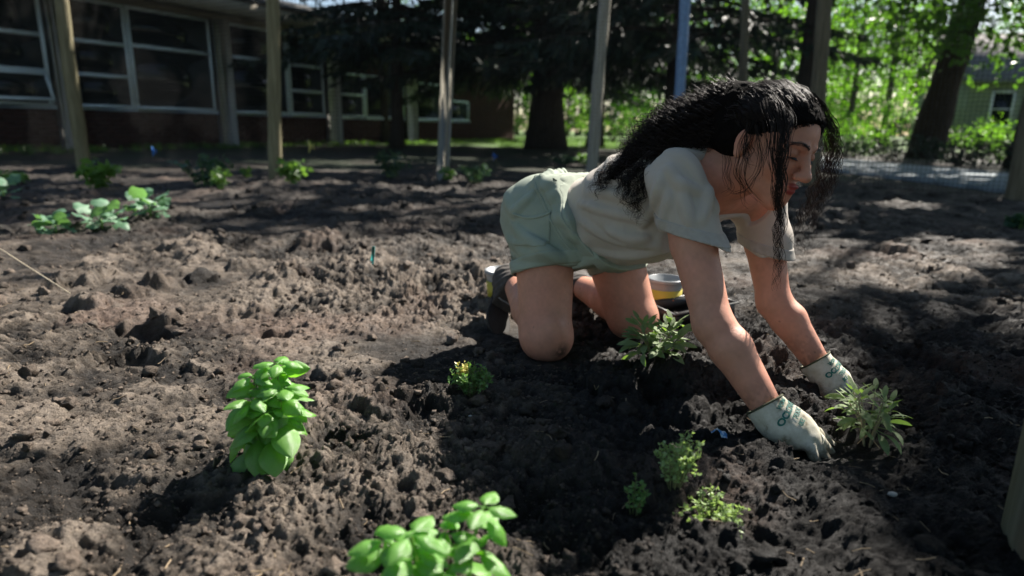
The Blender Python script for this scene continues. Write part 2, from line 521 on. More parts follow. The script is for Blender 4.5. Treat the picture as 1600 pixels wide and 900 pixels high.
# beyond the garden: needle litter and grass with shade put into the tint, then mown grass
far = sstep(8.2, 10.0, gy + .8 * vnoise(gx * .8, gy * .8, seed=87))[:, None]
gn = np.clip(.5 + .9 * fbm(gx * .9, gy * .9, 3, seed=88), 0, 1)[:, None]
tint = tint * (1 - far) + far * (np.array([.030, .021, .015]) * (1 - gn) + np.array([.016, .028, .010]) * gn)
lawn = sstep(21, 24, gy + 1.2 * vnoise(gx * .5, gy * .5, seed=89))[:, None]
tint = tint * (1 - lawn) + lawn * np.array([.075, .15, .022]) * (1 + .25 * vnoise(gx * 3, gy * 3, seed=90))[:, None]
t = NT('soil'); co = t.coord()
fine_n = t.noise(420, 6, .7, vec=co).outputs[0]
mid_n = t.noise(120, 5, .65, vec=co).outputs[0]
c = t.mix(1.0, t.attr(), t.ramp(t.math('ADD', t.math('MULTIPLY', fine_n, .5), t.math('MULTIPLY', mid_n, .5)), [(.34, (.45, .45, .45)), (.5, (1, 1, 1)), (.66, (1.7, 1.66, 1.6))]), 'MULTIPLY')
b1 = t.bump(mid_n, 1.0, .014)
b2 = t.bump(fine_n, 1.0, .005, b1)
rr = t.ramp(t.noise(30, 4, vec=co).outputs[0], [(.35, (.62, .62, .62)), (.6, (.95, .95, .95))])
M_SOIL = t.done(t.pbsdf(color=c, rough=rr, spec=.35, normal=b2))
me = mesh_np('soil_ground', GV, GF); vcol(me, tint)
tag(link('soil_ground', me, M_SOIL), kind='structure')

# loose crumbs and clods lying on the bed
ICO = None
def ico_mesh(sub):
    import bmesh
    b = bmesh.new(); bmesh.ops.create_icosphere(b, subdivisions=sub, radius=1)
    v = np.array([q.co[:] for q in b.verts]); f = np.array([[q.index for q in p.verts] for p in b.faces]); b.free(); return v, f
def scatter_crumbs(name, n, smin, smax, sub, seed, region):
    r = np.random.default_rng(seed)
    iv, jf = ico_mesh(sub) if sub else (np.array([[1, 0, 0], [-1, 0, 0], [0, 1, 0], [0, -1, 0], [0, 0, 1], [0, 0, -1]], float), np.array([[0, 2, 4], [2, 1, 4], [1, 3, 4], [3, 0, 4], [2, 0, 5], [1, 2, 5], [3, 1, 5], [0, 3, 5]]))
    u = r.random(n); y = region[0] * (region[1] / region[0]) ** (u ** .8); x = (r.random(n) * 2 - 1) * (.25 + y * .86)
    keep = r.random(n) < np.clip(zone_rough(x, y) * 1.2 + .4 * vnoise(x * 5, y * 5, seed=seed), .03, 1)
    for (cx, cy, rad) in CONTACT: keep &= np.hypot(x - cx, y - cy) > rad * .9
    keep &= (x < 4.6)
    x, y = x[keep], y[keep]; n = len(x)
    s = smin * (smax / smin) ** (r.random(n) ** 3.0) * np.clip(.7 + .12 * y, .7, 1.8)
    z = ground_h(x, y)
    sc = s[:, None] * r.uniform(.6, 1.15, (n, 3)); sc[:, 2] *= .8
    V = iv[None] * np.ones((n, 1, 1))
    th = r.random(n) * 6.28; c_, s_ = np.cos(th)[:, None], np.sin(th)[:, None]
    a = V * sc[:, None]
    a = a * (1 + .32 * r.normal(size=a.shape[:2] + (1,)).clip(-1.4, 1.4))
    V = np.stack([a[..., 0] * c_ - a[..., 1] * s_, a[..., 0] * s_ + a[..., 1] * c_, a[..., 2]], -1) + np.stack([x, y, z + s * .25], 1)[:, None]
    F = (jf[None] + (np.arange(n) * len(iv))[:, None, None]).reshape(-1, 3)
    dn = r.random(n)
    comp_shade = sstep(-.25, .25, x - .12 * y + .02) * (1 - sstep(1.9, 2.6, y)); comp_shade = np.maximum(comp_shade, sstep(2.9, 3.6, y) * .75)  # crumbs take the same compost and painted shade zones
    col = (np.array([.135, .107, .086]) * (1 - comp_shade[:, None]) + np.array([.0150, .0132, .0122]) * comp_shade[:, None]) * (.6 + .9 * dn[:, None])
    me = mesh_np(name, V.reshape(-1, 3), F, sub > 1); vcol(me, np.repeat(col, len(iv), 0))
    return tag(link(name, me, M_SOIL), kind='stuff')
scatter_crumbs('soil_clods', 2600, .006, .027, 2, 5, (.6, 6.5))
scatter_crumbs('soil_crumbs', 8000, .0035, .0095, 1, 6, (.62, 4.6))
scatter_crumbs('soil_grains', 70000, .0016, .0052, 0, 8, (.62, 4.2))
# straw, twigs and root bits in the soil
r = np.random.default_rng(12); V = []; Q = []; C_ = []
mb = MB()
for i in range(420):
    y = .7 * (5.5 / .7) ** r.random(); x = (r.random() * 2 - 1) * (.2 + .8 * y); a = r.random() * 6.28; L = r.uniform(.008, .035) * (.8 + .12 * y)
    if x > 4.5: continue
    q = np.array([[x + math.cos(a) * L * (k - 1) / 2 + r.normal() * L * .05, y + math.sin(a) * L * (k - 1) / 2 + r.normal() * L * .05, 0] for k in range(3)])
    q[:, 2] = ground_h(q[:, 0], q[:, 1]).max() * .6 + ground_h(q[:, 0], q[:, 1]) * .4 + .0012
    mb.tube(q, r.uniform(.0005, .0013), 4, False)
tag(mb.build('soil_litter', simple('dry_straw', (.20, .15, .095), .9, .5, 12)), kind='stuff')
# a few pale pebbles
M_PEB = simple('pale_stone', (.30, .29, .27), .7, .2, 90, bump=.3, bscale=120)
for (gx_, gy_, s) in ((0.6277, 0.9443) + (.008,), (0.1094, 1.4653) + (.005,), (0.4790, 1.0404) + (.012,), (-0.2535, 0.9682) + (.010,), (0.4825, 0.9883) + (.008,), (-0.1982, 1.0211) + (.012,)):
    pass
for i, ((px_, py_), s, lab) in enumerate((((0.6277, 0.9443), .0065, 'small white pebble on the dark soil right of the low thyme'), ((-0.0806, 1.2060), .004, 'tiny white pebble just below the yellow-tipped thyme'))):
    iv, jf = ico_mesh(3)
    a = iv * np.array([1.2, .85, .62]) * s * (1 + .10 * vnoise(iv[:, 0] * 2.2 + i * 9, iv[:, 1] * 2.2, iv[:, 2] * 2.2))[:, None]
    z = float(ground_h(np.array([px_]), np.array([py_]))[0])
    tag(link('pebble', mesh_np('pebble', a + np.array([px_, py_, z + s * .35]), jf), M_PEB), lab, 'pebble', 'pebbles on the soil')

# concrete walk on the right
M_CONC = simple('pale_concrete', (.22, .25, .265), .9, .12, 6, bump=.3, bscale=90)
mb = MB()
yy = np.concatenate([np.linspace(5.2, 16, 19), np.linspace(17.5, 40, 14)])
slabs = []
for i in range(len(yy) - 1):
    y0, y1 = yy[i] + .012, yy[i + 1] - .012
    x0, x1 = path_x(y0), path_x(y1)
    V = []
    for z in (-.04, .035):
        V += [[x0, y0, z], [x0 + PATH_W, y0, z], [x1 + PATH_W, y1, z], [x1, y1, z]]
    slabs.append(V)
walk = empty('concrete_path', (6.5, 10, 0)); tag(walk, kind='structure')
for V in slabs:
    m_ = MB(); m_.add(V, [[4, 5, 6, 7], [0, 1, 5, 4], [1, 2, 6, 5], [2, 3, 7, 6], [3, 0, 4, 7]])
    m_.build('slab', M_CONC, walk, False)

# ================================================================== PERSON
person = empty('person', (0.20, 1.72, 0.0))
tag(person, 'woman with long dark curly hair in grey T-shirt kneeling to plant', 'person')

# head frame: forward, left, up
HF = nrm([.508, -.800, -.319]); HL = nrm([.811, .570, -.136]); HU = nrm([.291, -.190, .938])
HA = np.array([HF, HL, HU]); HC = np.array([.548, 1.411, .569])
def hp(a, b, c): return HC + a * HF + b * HL + c * HU

hipR, kneeR, ankR = np.array((0.0859, 1.7700, 0.3402)), np.array((0.0936, 1.6600, 0.0587)), np.array((0.0119, 1.9600, 0.1234))
hipL, kneeL, ankL = np.array((0.2769, 1.9300, 0.3195)), np.array((0.3631, 1.8600, 0.0561)), np.array((0.2386, 2.1600, 0.0715))
shR, elR, wrR, haR = np.array((0.3647, 1.4400, 0.4871)), np.array((0.4149, 1.2700, 0.2134)), np.array((0.5116, 1.1700, 0.0632)), np.array((0.6338, 1.1100, 0.0011))
shL, elL, wrL, haL = np.array((0.6129, 1.6300, 0.4449)), np.array((0.6523, 1.5500, 0.1888)), np.array((0.7485, 1.4700, 0.0482)), np.array((0.8129, 1.4300, -0.0134))
pel = np.array((0.1351, 1.8500, 0.3551)); nek = np.array((0.4832, 1.5200, 0.5177))
TT = nrm(nek - pel); TL = np.array([.65, .76, 0]); TL = nrm(TL - TT * (TL @ TT)); TN = np.cross(TT, TL)
TA = np.array([TT, TL, TN])
TLEN = np.linalg.norm(nek - pel)
def tp(t, l, n): return pel + TT * t * TLEN + TL * l + TN * n

def torso(s, o=0.0):
    s.ell(tp(.02, 0, -.005), (.115 + o, .148 + o, .108 + o), TA, .03)
    s.ell(tp(-.055, -.068, .022), (.088 + o, .078 + o, .088 + o), TA, .04)
    s.ell(tp(-.055, .068, .022), (.088 + o, .078 + o, .088 + o), TA, .04)
    s.ell(tp(.40, 0, -.048), (.19 + o, .140 + o, .126 + o), TA, .06)
    s.ell(tp(.66, 0, -.012), (.17 + o, .142 + o, .126 + o), TA, .06)
    s.ell(tp(.63, -.06, -.112), (.07 + o, .064 + o, .060 + o), TA, .05)
    s.ell(tp(.63, .06, -.112), (.07 + o, .064 + o, .060 + o), TA, .05)
    s.cone(shR, shL, .055 + o, .055 + o, .05)
    s.cone(tp(.86, 0, .03), tp(1.02, 0, .03), .075 + o, .05 + o, .05)

# ---- body: one continuous surface
body = Sdf()
torso(body)
body.cone(hipR, kneeR, .086, .068, .03); body.ell(kneeR + np.array([.004, -.012, -.008]), (.062, .060, .056), None, .03); body.ell(kneeR + np.array([.012, -.056, .028]), (.026, .016, .030), None, .022); body.ell(kneeR + np.array([-.030, -.035, .0]), (.02, .02, .03), None, .02, 's')
body.cone(hipL, kneeL, .092, .072, .03); body.ell(kneeL + np.array([.004, -.012, -.006]), (.064, .062, .056), None, .03)
body.chain([kneeR, kneeR * .6 + ankR * .4 + np.array([-.004, 0, .012]), ankR], [.056, .057, .038], .03)
body.chain([kneeL, kneeL * .6 + ankL * .4 + np.array([-.004, 0, .012]), ankL], [.058, .058, .038], .03)
def arm(s, sh, el, wr, out):
    m = sh * .55 + el * .45
    s.chain([sh, m, el], [.049, .0475, .0385], .03)
    f = el * .72 + wr * .28
    s.chain([el, f + out * .006, wr], [.0385, .0425, .0285], .02)
    s.cone(wr, wr + (wr - el) * .25, .029, .026, .01)
arm(body, shR, elR, wrR, np.array([.6, -.3, .3])); arm(body, shL, elL, wrL, np.array([.6, -.3, .3]))
# neck and head
body.chain([tp(.95, 0, .015), hp(-.045, 0, -.075), hp(-.025, 0, -.03)], [.062, .053, .055], .05)
body.ell(hp(-.018, 0, .036), (.090, .070, .076), HA, .02)
body.ell(hp(.012, 0, .035), (.072, .062, .066), HA, .03)           # forehead
body.ell(hp(.026, 0, -.030), (.056, .056, .066), HA, .03)          # mid face
body.cone(hp(.0, -.052, -.048), hp(.062, -.014, -.094), .017, .015, .03)   # jaw
body.cone(hp(.0, .052, -.048), hp(.062, .014, -.094), .017, .015, .03)
body.ell(hp(.068, 0, -.096), (.018, .021, .016), HA, .02)          # chin
body.ell(hp(.070, 0, -.066), (.021, .027, .024), HA, .02)          # mouth mound
for sg in (-1, 1):
    body.ell(hp(.050, sg * .036, -.024), (.028, .024, .024), HA, .02)                       # cheek
    body.ell(hp(.089, sg * .031, .012), (.016, .019, .012), HA, .010, 's')                  # socket
    body.cone(hp(.083, sg * .014, .027), hp(.064, sg * .045, .028), .0085, .0075, .010)     # brow ridge
    body.ell(hp(.0715, sg * .0315, .009), (.0125, .0155, .0115), HA, .003)                  # lowered lid
    body.ell(hp(.096, sg * .0115, -.030), (.010, .0085, .0085), HA, .006)                   # nostril wing
    body.ell(hp(.0985, sg * .007, -.0385), (.0055, .0038, .004), HA, .002, 's')
body.cone(hp(.083, 0, .016), hp(.107, 0, -.025), .0085, .0105, .010)        # nose
body.ell(hp(.1085, 0, -.0265), (.0095, .0105, .0095), HA, .006)
body.ell(hp(.0895, 0, -.0530), (.0085, .021, .0062), HA, .003)      # lips
body.ell(hp(.0880, 0, -.0635), (.0090, .0175, .0075), HA, .003)
body.cone(hp(.0975, -.017, -.0578), hp(.0975, .017, -.0578), .0016, .0016, .003, 's')
# ears
EA = np.array([nrm(HF * .9 + HL * .25), nrm(HL * .9 - HF * .25), HU])
for sg in (-1, 1):
    E1 = np.array([nrm(HF * .92 + sg * HL * -.35), nrm(sg * HL * .94 + HF * .35), HU])
    c = hp(-.014, sg * .0770, -.004)
    body.ell(c, (.0165, .0065, .027), E1, .004)
    body.ell(c + E1[1] * .008 + HF * .003, (.0095, .0060, .016), E1, .003, 's')
    body.ell(c - HU * .025, (.009, .0055, .011), E1, .005)
BV, BF = body.mesh(.0030)
def inell(V, c, rad, soft=.25):
    q = np.linalg.norm(((V - c) @ HA.T) / np.asarray(rad), axis=1)
    return np.clip((1 - q) / soft, 0, 1)
skin = np.ones((len(BV), 3)) * np.array([.55, .255, .172])
def blend(m, c): 
    global skin
    skin = skin * (1 - m[:, None]) + np.asarray(c) * m[:, None]
nz = vnoise(BV[:, 0] * 40, BV[:, 1] * 40, BV[:, 2] * 40)
nz2 = vnoise(BV[:, 0] * 150, BV[:, 1] * 150, BV[:, 2] * 150, seed=3)
nz4 = vnoise(BV[:, 0] * 16, BV[:, 1] * 16, BV[:, 2] * 16, seed=5)
skin *= (1 + .09 * nz + .07 * nz2 + .05 * nz4)[:, None] * (1 + np.array([.02, -.05, -.05]) * nz4[:, None])
for q in range(60):   # moles and small marks on arms and legs
    c_ = BV[RNG.integers(0, len(BV))]; rr_ = RNG.uniform(.0012, .0028)
    blend(.7 * np.clip(1.6 - np.linalg.norm(BV - c_, axis=1) / rr_, 0, 1), (.16, .06, .04))
for sg in (-1, 1):
    blend(.45 * inell(BV, hp(.06, sg * .042, -.028), (.035, .03, .03), .9), (.50, .17, .115))
    blend(.5 * inell(BV, hp(-.012, sg * .08, 0), (.03, .02, .035), .6), (.50, .18, .12))
    blend(.55 * inell(BV, hp(.085, sg * .031, .008), (.02, .02, .013), .5), (.36, .16, .10))
lip = np.maximum(inell(BV, hp(.091, 0, -.0528), (.020, .0215, .0072), .2), inell(BV, hp(.089, 0, -.0640), (.020, .0185, .0078), .2))
blend(lip, (.30, .045, .040))
# soil rubbed onto knees and shins
kn = np.zeros(len(BV))
for c, r in ((np.array((0.1331, 1.5950, 0.0331)), .026), (kneeL, .06), (kneeR + np.array([0, 0, -.06]), .05), (kneeL + np.array([0, 0, -.05]), .06), (wrR, .06), (elR * .5 + wrR * .5, .035), (elR * .25 + wrR * .75, .035), (wrL, .07), (elL * .4 + wrL * .6, .04)):
    kn = np.maximum(kn, np.clip(1.3 - np.linalg.norm(BV - c, axis=1) / r, 0, 1) * np.clip(.5 + 1.2 * nz2 + nz, 0, 1))
blend(kn * .8, (.03, .022, .017))
t = NT('skin')
co = t.coord()
bm = t.bump(t.noise(700, 3, vec=co).outputs[0], .30, .0018, t.bump(t.noise(130, 3, vec=co).outputs[0], .12, .003))
M_SKIN = t.done(t.pbsdf(color=t.attr(), rough=t.ramp(t.noise(55, 4, vec=co).outputs[0], [(.35, (.45, .45, .45)), (.65, (.62, .62, .62))]), sss=.0, spec=.42, normal=bm))
me = mesh_np('body', BV, BF); vcol(me, skin)
link('body', me, M_SKIN, person)

# brows, lashes
M_HAIR = simple('black_hair', (.010, .0075, .0065), .34, .2, 40, spec=.6)
for sg in (-1, 1):
    mb = MB()
    arc = [hp(.092, sg * .012, .026), hp(.0905, sg * .022, .0315), hp(.084, sg * .033, .0335), hp(.071, sg * .046, .0285)]
    arc = catmull(arc, 26)
    for i, p in enumerate(arc):
        for j in range(5):
            q = p + HU * (RNG.normal() * .0016) + HF * .002
            dr = nrm(HL * sg * .8 + HU * (.35 - .02 * i) + RNG.normal(size=3) * .12)
            mb.tube([q, q + dr * .004, q + dr * .008 - HF * .001], [.0004, .0004, .0002], 3, False)
    tag(mb.build('eyebrow', M_HAIR, person), kind='stuff')
for sg in (-1, 1):
    mb = MB()
    for u in np.linspace(-1, 1, 26):
        q = hp(.0835 - .007 * u * u - (.004 * u), sg * (.0315 + .0135 * u), .0025 - .002 * u * u)
        dr = nrm(HF * .8 - HU * .7 + HL * sg * u * .45)
        mb.tube([q - dr * .002, q + dr * .003, q + dr * .006 + HU * .001], [.0007, .0006, .0002], 3, False)
    tag(mb.build('eyelashes', M_HAIR, person), kind='stuff')

# ---- T-shirt
SHIRT_FOLDS = [[np.array((0.1072, 1.0500, 0.4823)), np.array((0.1600, 1.0500, 0.4685)), np.array((0.2204, 1.0500, 0.4558))],
    [np.array((0.1116, 1.0500, 0.4531)), np.array((0.1676, 1.0500, 0.4243)), np.array((0.2475, 1.0500, 0.4127))],
    [np.array((0.1368, 1.0500, 0.4045)), np.array((0.1956, 1.0500, 0.3968)), np.array((0.2584, 1.0500, 0.4085))],
    [np.array((0.2399, 1.0500, 0.5357)), np.array((0.2287, 1.0500, 0.4873)), np.array((0.2125, 1.0500, 0.4483))],
    [np.array((0.2529, 1.0500, 0.4980)), np.array((0.2455, 1.0500, 0.4562)), np.array((0.2422, 1.0500, 0.4137))],
    [np.array((0.1272, 1.0500, 0.5013)), np.array((0.1689, 1.0500, 0.4967)), np.array((0.2061, 1.0500, 0.4838))],
    [np.array((0.1563, 1.0500, 0.4390)), np.array((0.1938, 1.0500, 0.4268)), np.array((0.2202, 1.0500, 0.4272))],
    [np.array((0.2683, 1.0500, 0.5136)), np.array((0.2788, 1.0500, 0.4849)), np.array((0.2899, 1.0500, 0.4516))],
    [np.array((0.3188, 1.0500, 0.5267)), np.array((0.3155, 1.0500, 0.4938)), np.array((0.3083, 1.0500, 0.4571))],
    [np.array((0.2487, 1.0500, 0.5419)), np.array((0.2658, 1.0500, 0.5187)), np.array((0.2981, 1.0500, 0.5038))]]
SHORT_FOLDS = [[np.array((0.0061, 1.2500, 0.3904)), np.array((0.0619, 1.2500, 0.3683)), np.array((0.1167, 1.2500, 0.3537))],
    [np.array((0.0006, 1.2500, 0.4181)), np.array((0.0337, 1.2500, 0.3883)), np.array((0.0849, 1.2500, 0.3610))],
    [np.array((0.0141, 1.2500, 0.3599)), np.array((0.0687, 1.2500, 0.3530)), np.array((0.1003, 1.2500, 0.3535))],
    [np.array((0.0852, 1.2500, 0.4319)), np.array((0.1043, 1.2500, 0.3843)), np.array((0.1230, 1.2500, 0.3538))],
    [np.array((0.0414, 1.2500, 0.4906)), np.array((0.0680, 1.2500, 0.5081)), np.array((0.0995, 1.2500, 0.5206))],
    [np.array((0.0541, 1.2500, 0.4773)), np.array((0.0807, 1.2500, 0.4961)), np.array((0.1097, 1.2500, 0.5099))],
    [np.array((0.0692, 1.2500, 0.4665)), np.array((0.0959, 1.2500, 0.4841)), np.array((0.1201, 1.2500, 0.4967))],
    [np.array((0.0028, 1.2500, 0.4369)), np.array((0.0162, 1.2500, 0.4558)), np.array((0.0369, 1.2500, 0.4746))],
    [np.array((0.0964, 1.2500, 0.4693)), np.array((0.1078, 1.2500, 0.4260)), np.array((0.1242, 1.2500, 0.3884))]]
def fold(p, amp, f1, dirv, seed):
    a = p @ nrm(dirv)
    n = vnoise(p[:, 0] * 6, p[:, 1] * 6, p[:, 2] * 6, seed=seed)
    n2 = vnoise(p[:, 0] * 13, p[:, 1] * 13, p[:, 2] * 13, seed=seed + 4)
    return -amp * (np.clip(np.sin(a * f1 + 5 * n), -.2, 1) * np.clip(.35 + n2, 0, 1) + .6 * n2)
hemR = shR + (elR - shR) * .40; hemL = shL + (elL - shL) * .52
hnR = nrm(np.cross(np.array((0.4599, 1.4000, 0.3493)) - np.array((0.3210, 1.4000, 0.3786)), [0.1, 1, .0])); hnL = nrm(np.cross(np.array((0.6804, 1.6000, 0.2995)) - np.array((0.5831, 1.6000, 0.3193)), [0.1, 1, .10]))
hnR = hnR if hnR[2] < 0 else -hnR; hnL = hnL if hnL[2] < 0 else -hnL
aR = nrm(elR - shR); aL = nrm(elL - shL)
slvR = Sdf().cone(shR, elR, .051, .047); slvL = Sdf().cone(shL, elL, .051, .047)
shirt = Sdf()
torso(shirt, .007)
# hems: cut each sleeve square to the arm, and hollow it
def sleevecut(hem, a, sh):
    def f(p):
        q = p - hem
        return np.maximum(-(q @ a), np.linalg.norm(q, axis=1) - .14)
    return f
for sh_, hem_, a_, hn_, arm_ in ((shR, hemR, aR, hnR, slvR), (shL, hemL, aL, hnL, slvL)):
    sl = Sdf().cone(sh_ + np.array([0, 0, .004]), hem_ + a_ * .06, .0615, .0625, 0)
    sl.plane(hem_, hn_, .002)
    sl.sub(lambda p, A=arm_, h_=hem_, q=a_: np.maximum(A.eval(p) - .0020, -((p - h_) @ q) - .035), hem_, .1, .002)
    shirt._add(lambda p, S=sl: S.eval(p), (sh_ + hem_) / 2, .17, 'u', .035)
# neck opening
nkc = hp(-.050, 0, -.098)
shirt.ell(tp(1.0, 0, .012), (.075, .070, .055), TA, .03)
NKD = nrm(hp(-.03, 0, -.03) - tp(.93, 0, .01))
shirt.sub(lambda p: np.maximum(-((p - (tp(1.0, 0, -.01) + NKD * .010)) @ nrm(NKD - .30 * TN)), np.linalg.norm(p - tp(1.0, 0, -.02), axis=1) - .16), tp(1.0, 0, -.02), .16, .003)
shirt.ell(tp(1.0, 0, -.06) + NKD * .05, (.05, .05, .07), TA, .01, 's')
shirt.disp(lambda p: fold(p, .0060, 80, TT * .8 + TN * .5, 5) - .004 * np.clip(np.sin((p @ nrm(TT + .5 * TL)) * 130 + 4 * vnoise(p[:, 0] * 8, p[:, 1] * 8, p[:, 2] * 8, seed=9)), 0, 1) * np.exp(-(np.linalg.norm(p - tp(.72, -.13, -.04), axis=1) / .09) ** 2))
def crease(s, pts, r=.0062, k=.016, inset=.0015):
    p = catmull(pts, 12); d = p - np.array([0, 0, CAM_H]); d /= np.linalg.norm(d, axis=1)[:, None]
    q = s.trace(p, d, 26) + d * inset
    for i in range(len(q) - 1):
        if np.linalg.norm(q[i + 1] - q[i]) < .04: s.cone(q[i], q[i + 1], r * (.45 + .55 * math.sin(math.pi * (i + .3) / 11.6)), r * (.45 + .55 * math.sin(math.pi * (i + 1.3) / 12.6)), k)
for e in SHIRT_FOLDS: crease(shirt, e)
# waist plane of the shorts
w1 = np.array((0.1851, 1.8200, 0.5061)); w2 = np.array((0.3114, 1.6700, 0.2423))
WN = nrm(np.cross(TL, w2 - w1)); WN = WN if WN @ TT > 0 else -WN
shirt.plane(w1 - WN * .05, -WN)
SV, SF = shirt.mesh(.0036)
t = NT('grey_jersey'); co = t.coord()
c = t.ramp(t.noise(9, 4, vec=co).outputs[0], [(.3, (.40, .355, .30)), (.7, (.475, .425, .365))])
weave = t.noise(900, 2, vec=co).outputs[0]
M_SHIRT = t.done(t.pbsdf(color=c, rough=.85, sheen=.15, spec=.2, normal=t.bump(weave, .25, .001)))
link('t_shirt', mesh_np('t_shirt', SV, SF), M_SHIRT, person)
# ribbed collar and the stitched band at each sleeve hem
M_BAND = simple('collar_rib', (.385, .355, .315), .85, .1, 60, bump=.3, bscale=500, bdist=.001)
def band(fsd, name, mat, clipf, off, thick, h, region_c, region_r, parent=None):
    b = Sdf()
    b.ell(region_c, region_r)
    def shell(p):
        m = clipf(p) < .02; r_ = np.full(len(p), .05)
        if m.any():
            e = fsd.eval(p[m]) - off; r_[m] = np.maximum(e, -(e + thick))
        return r_
    b.ops[0] = (shell, b.ops[0][1], b.ops[0][2], 'u', 0)
    b.clip(clipf)
    V, F = b.mesh(h)
    if len(F): return link(name, mesh_np(name, V, F), mat, parent or person)
for hem, a in ((hemR, hnR), (hemL, hnL)):
    band(shirt, 'sleeve_hem', M_BAND, lambda p: np.maximum(np.abs((p - hem) @ a + .0125) - .0125, np.linalg.norm(p - hem, axis=1) - .115), .0020, .010, .0030, hem, .12)

# ---- shorts
shorts = Sdf()
torso(shorts, .014)
chR = np.array((0.0958, 1.7250, 0.2216)); chL = np.array((0.3289, 1.8900, 0.2046))
tR = nrm(kneeR - hipR); tL = nrm(kneeL - hipL)
shorts.cone(hipR - tR * .02, chR, .098, .097, .05); shorts.cone(hipL - tL * .02, chL, .098, .100, .05)
legR = Sdf().cone(hipR, kneeR, .086, .068); legL = Sdf().cone(hipL, kneeL, .092, .072)
cR = np.array((0.0923, 1.7250, 0.2198)); nR = nrm(tR + np.array([.10, 0, 0]))
cL = np.array((0.3215, 1.8900, 0.1986)); nL = nrm(tL)
shorts.sub(lambda p: np.maximum(-((p - cR) @ nR), np.linalg.norm(p - cR, axis=1) - .17), cR, .17, .003)
shorts.sub(lambda p: np.maximum(-((p - cL) @ nL), np.linalg.norm(p - cL, axis=1) - .15), cL, .15, .003)
shorts.sub(lambda p: np.maximum(legR.eval(p) - .009, -((p - cR) @ nR) - .05), cR, .13, .002)
shorts.sub(lambda p: np.maximum(legL.eval(p) - .009, -((p - cL) @ nL) - .05), cL, .13, .002)
for e in SHORT_FOLDS: crease(shorts, e, .0066, .016)
shorts.plane(w1, WN, .003)
shorts.disp(lambda p: fold(p, .0070, 62, np.array([.3, .2, .9]), 21) - .0035 * np.clip(np.sin((p @ TL) * 150 + 2 * vnoise(p[:, 0] * 9, p[:, 1] * 9, p[:, 2] * 9)), -.3, 1) * np.clip(1 - np.abs((p - w1) @ WN + .035) / .04, 0, 1) * np.clip(((p - pel) @ TN) / .05, 0, 1))
HV, HFc = shorts.mesh(.0036)
t = NT('sage_twill'); co = t.coord()
c = t.ramp(t.noise(14, 5, vec=co).outputs[0], [(.25, (.262, .305, .245)), (.75, (.338, .380, .312))])
M_SHORTS = t.done(t.pbsdf(color=c, rough=.8, spec=.25, normal=t.bump(t.noise(650, 3, vec=co).outputs[0], .3, .001)))
link('shorts', mesh_np('shorts', HV, HFc), M_SHORTS, person)
band(shorts, 'leg_cuff', M_SHORTS, lambda p: np.maximum(np.abs((p - cR) @ nR + .017) - .017, np.linalg.norm(p - cR, axis=1) - .15), .0035, .014, .0034, cR, .15)
band(shorts, 'leg_cuff', M_SHORTS, lambda p: np.maximum(np.abs((p - cL) @ nL + .017) - .017, np.linalg.norm(p - cL, axis=1) - .13), .0035, .014, .0034, cL, .13)
band(shorts, 'waistband', M_SHORTS, lambda p: np.abs((p - w1) @ WN + .016) - .016, .0035, .014, .0036, pel, .27)
band(shorts, 'waistband', M_SHORTS, lambda p: np.abs((p - w1) @ WN + .044) - .0035, .0028, .010, .0036, pel, .27)
# side pocket with its curved mouth, on the near hip
pk = np.array((0.0690, 1.7200, 0.3766)); PA = nrm(np.array((0.1261, 1.7000, 0.3168)) - np.array((0.0245, 1.7600, 0.3052))); PU = nrm(np.cross(np.cross(PA, [0, 0, 1]), PA))
def pocket(p):
    u = (p - pk) @ PA; v = (p - pk) @ PU; wv = (p - pk) @ np.cross(PA, PU)
    top = .004 + 9 * u * u
    return np.maximum.reduce([np.abs(u) - .052, v - top * .5 + .002, -v - .075, np.abs(wv) - .11])
band(shorts, 'pocket', M_SHORTS, pocket, .003, .012, .0034, pk, .15)
def seam(f): 
    return f
def pocketrim(p):
    u = (p - pk) @ PA; v = (p - pk) @ PU; wv = (p - pk) @ np.cross(PA, PU)
    return np.maximum.reduce([np.abs(u) - .052, np.abs(v - (.004 + 9 * u * u) * .5 + .006) - .004, np.abs(wv) - .11])
band(shorts, 'pocket_rim', M_SHORTS, pocketrim, .0055, .012, .003, pk, .15)
# lowered bib, folded down under the belly
def bib(p):
    q = p - w2
    return np.maximum.reduce([((p - w1) @ WN) - .012, -((p - w1) @ WN) - .085, (p - pel) @ TN + .03, np.abs((p - pel) @ TL) - .125])
band(shorts, 'bib', M_SHORTS, bib, .0065, .016, .0036, pel, .27)

# ---- gloves
M_KNIT = None
t = NT('cream_knit'); co = t.coord()
dirt = t.noise(38, 6, .65, vec=co).outputs[0]
c = t.ramp(dirt, [(.30, (.20, .165, .115)), (.42, (.50, .47, .37)), (.65, (.64, .61, .52))])
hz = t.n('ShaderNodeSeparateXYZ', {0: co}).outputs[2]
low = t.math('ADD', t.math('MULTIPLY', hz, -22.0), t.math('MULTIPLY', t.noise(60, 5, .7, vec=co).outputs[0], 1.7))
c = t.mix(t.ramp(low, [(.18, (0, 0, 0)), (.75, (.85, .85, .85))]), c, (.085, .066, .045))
wv = t.n('ShaderNodeTexWave', {'Vector': co, 'Scale': 260.0, 'Distortion': 1.5, 'Detail': 1.0}).outputs[0]
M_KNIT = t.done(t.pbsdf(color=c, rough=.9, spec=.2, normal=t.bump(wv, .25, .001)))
M_TRIM = simple('olive_trim', (.055, .06, .03), .9)
M_TEAL = simple('teal_print', (.006, .13, .105), .6, .25, 300)
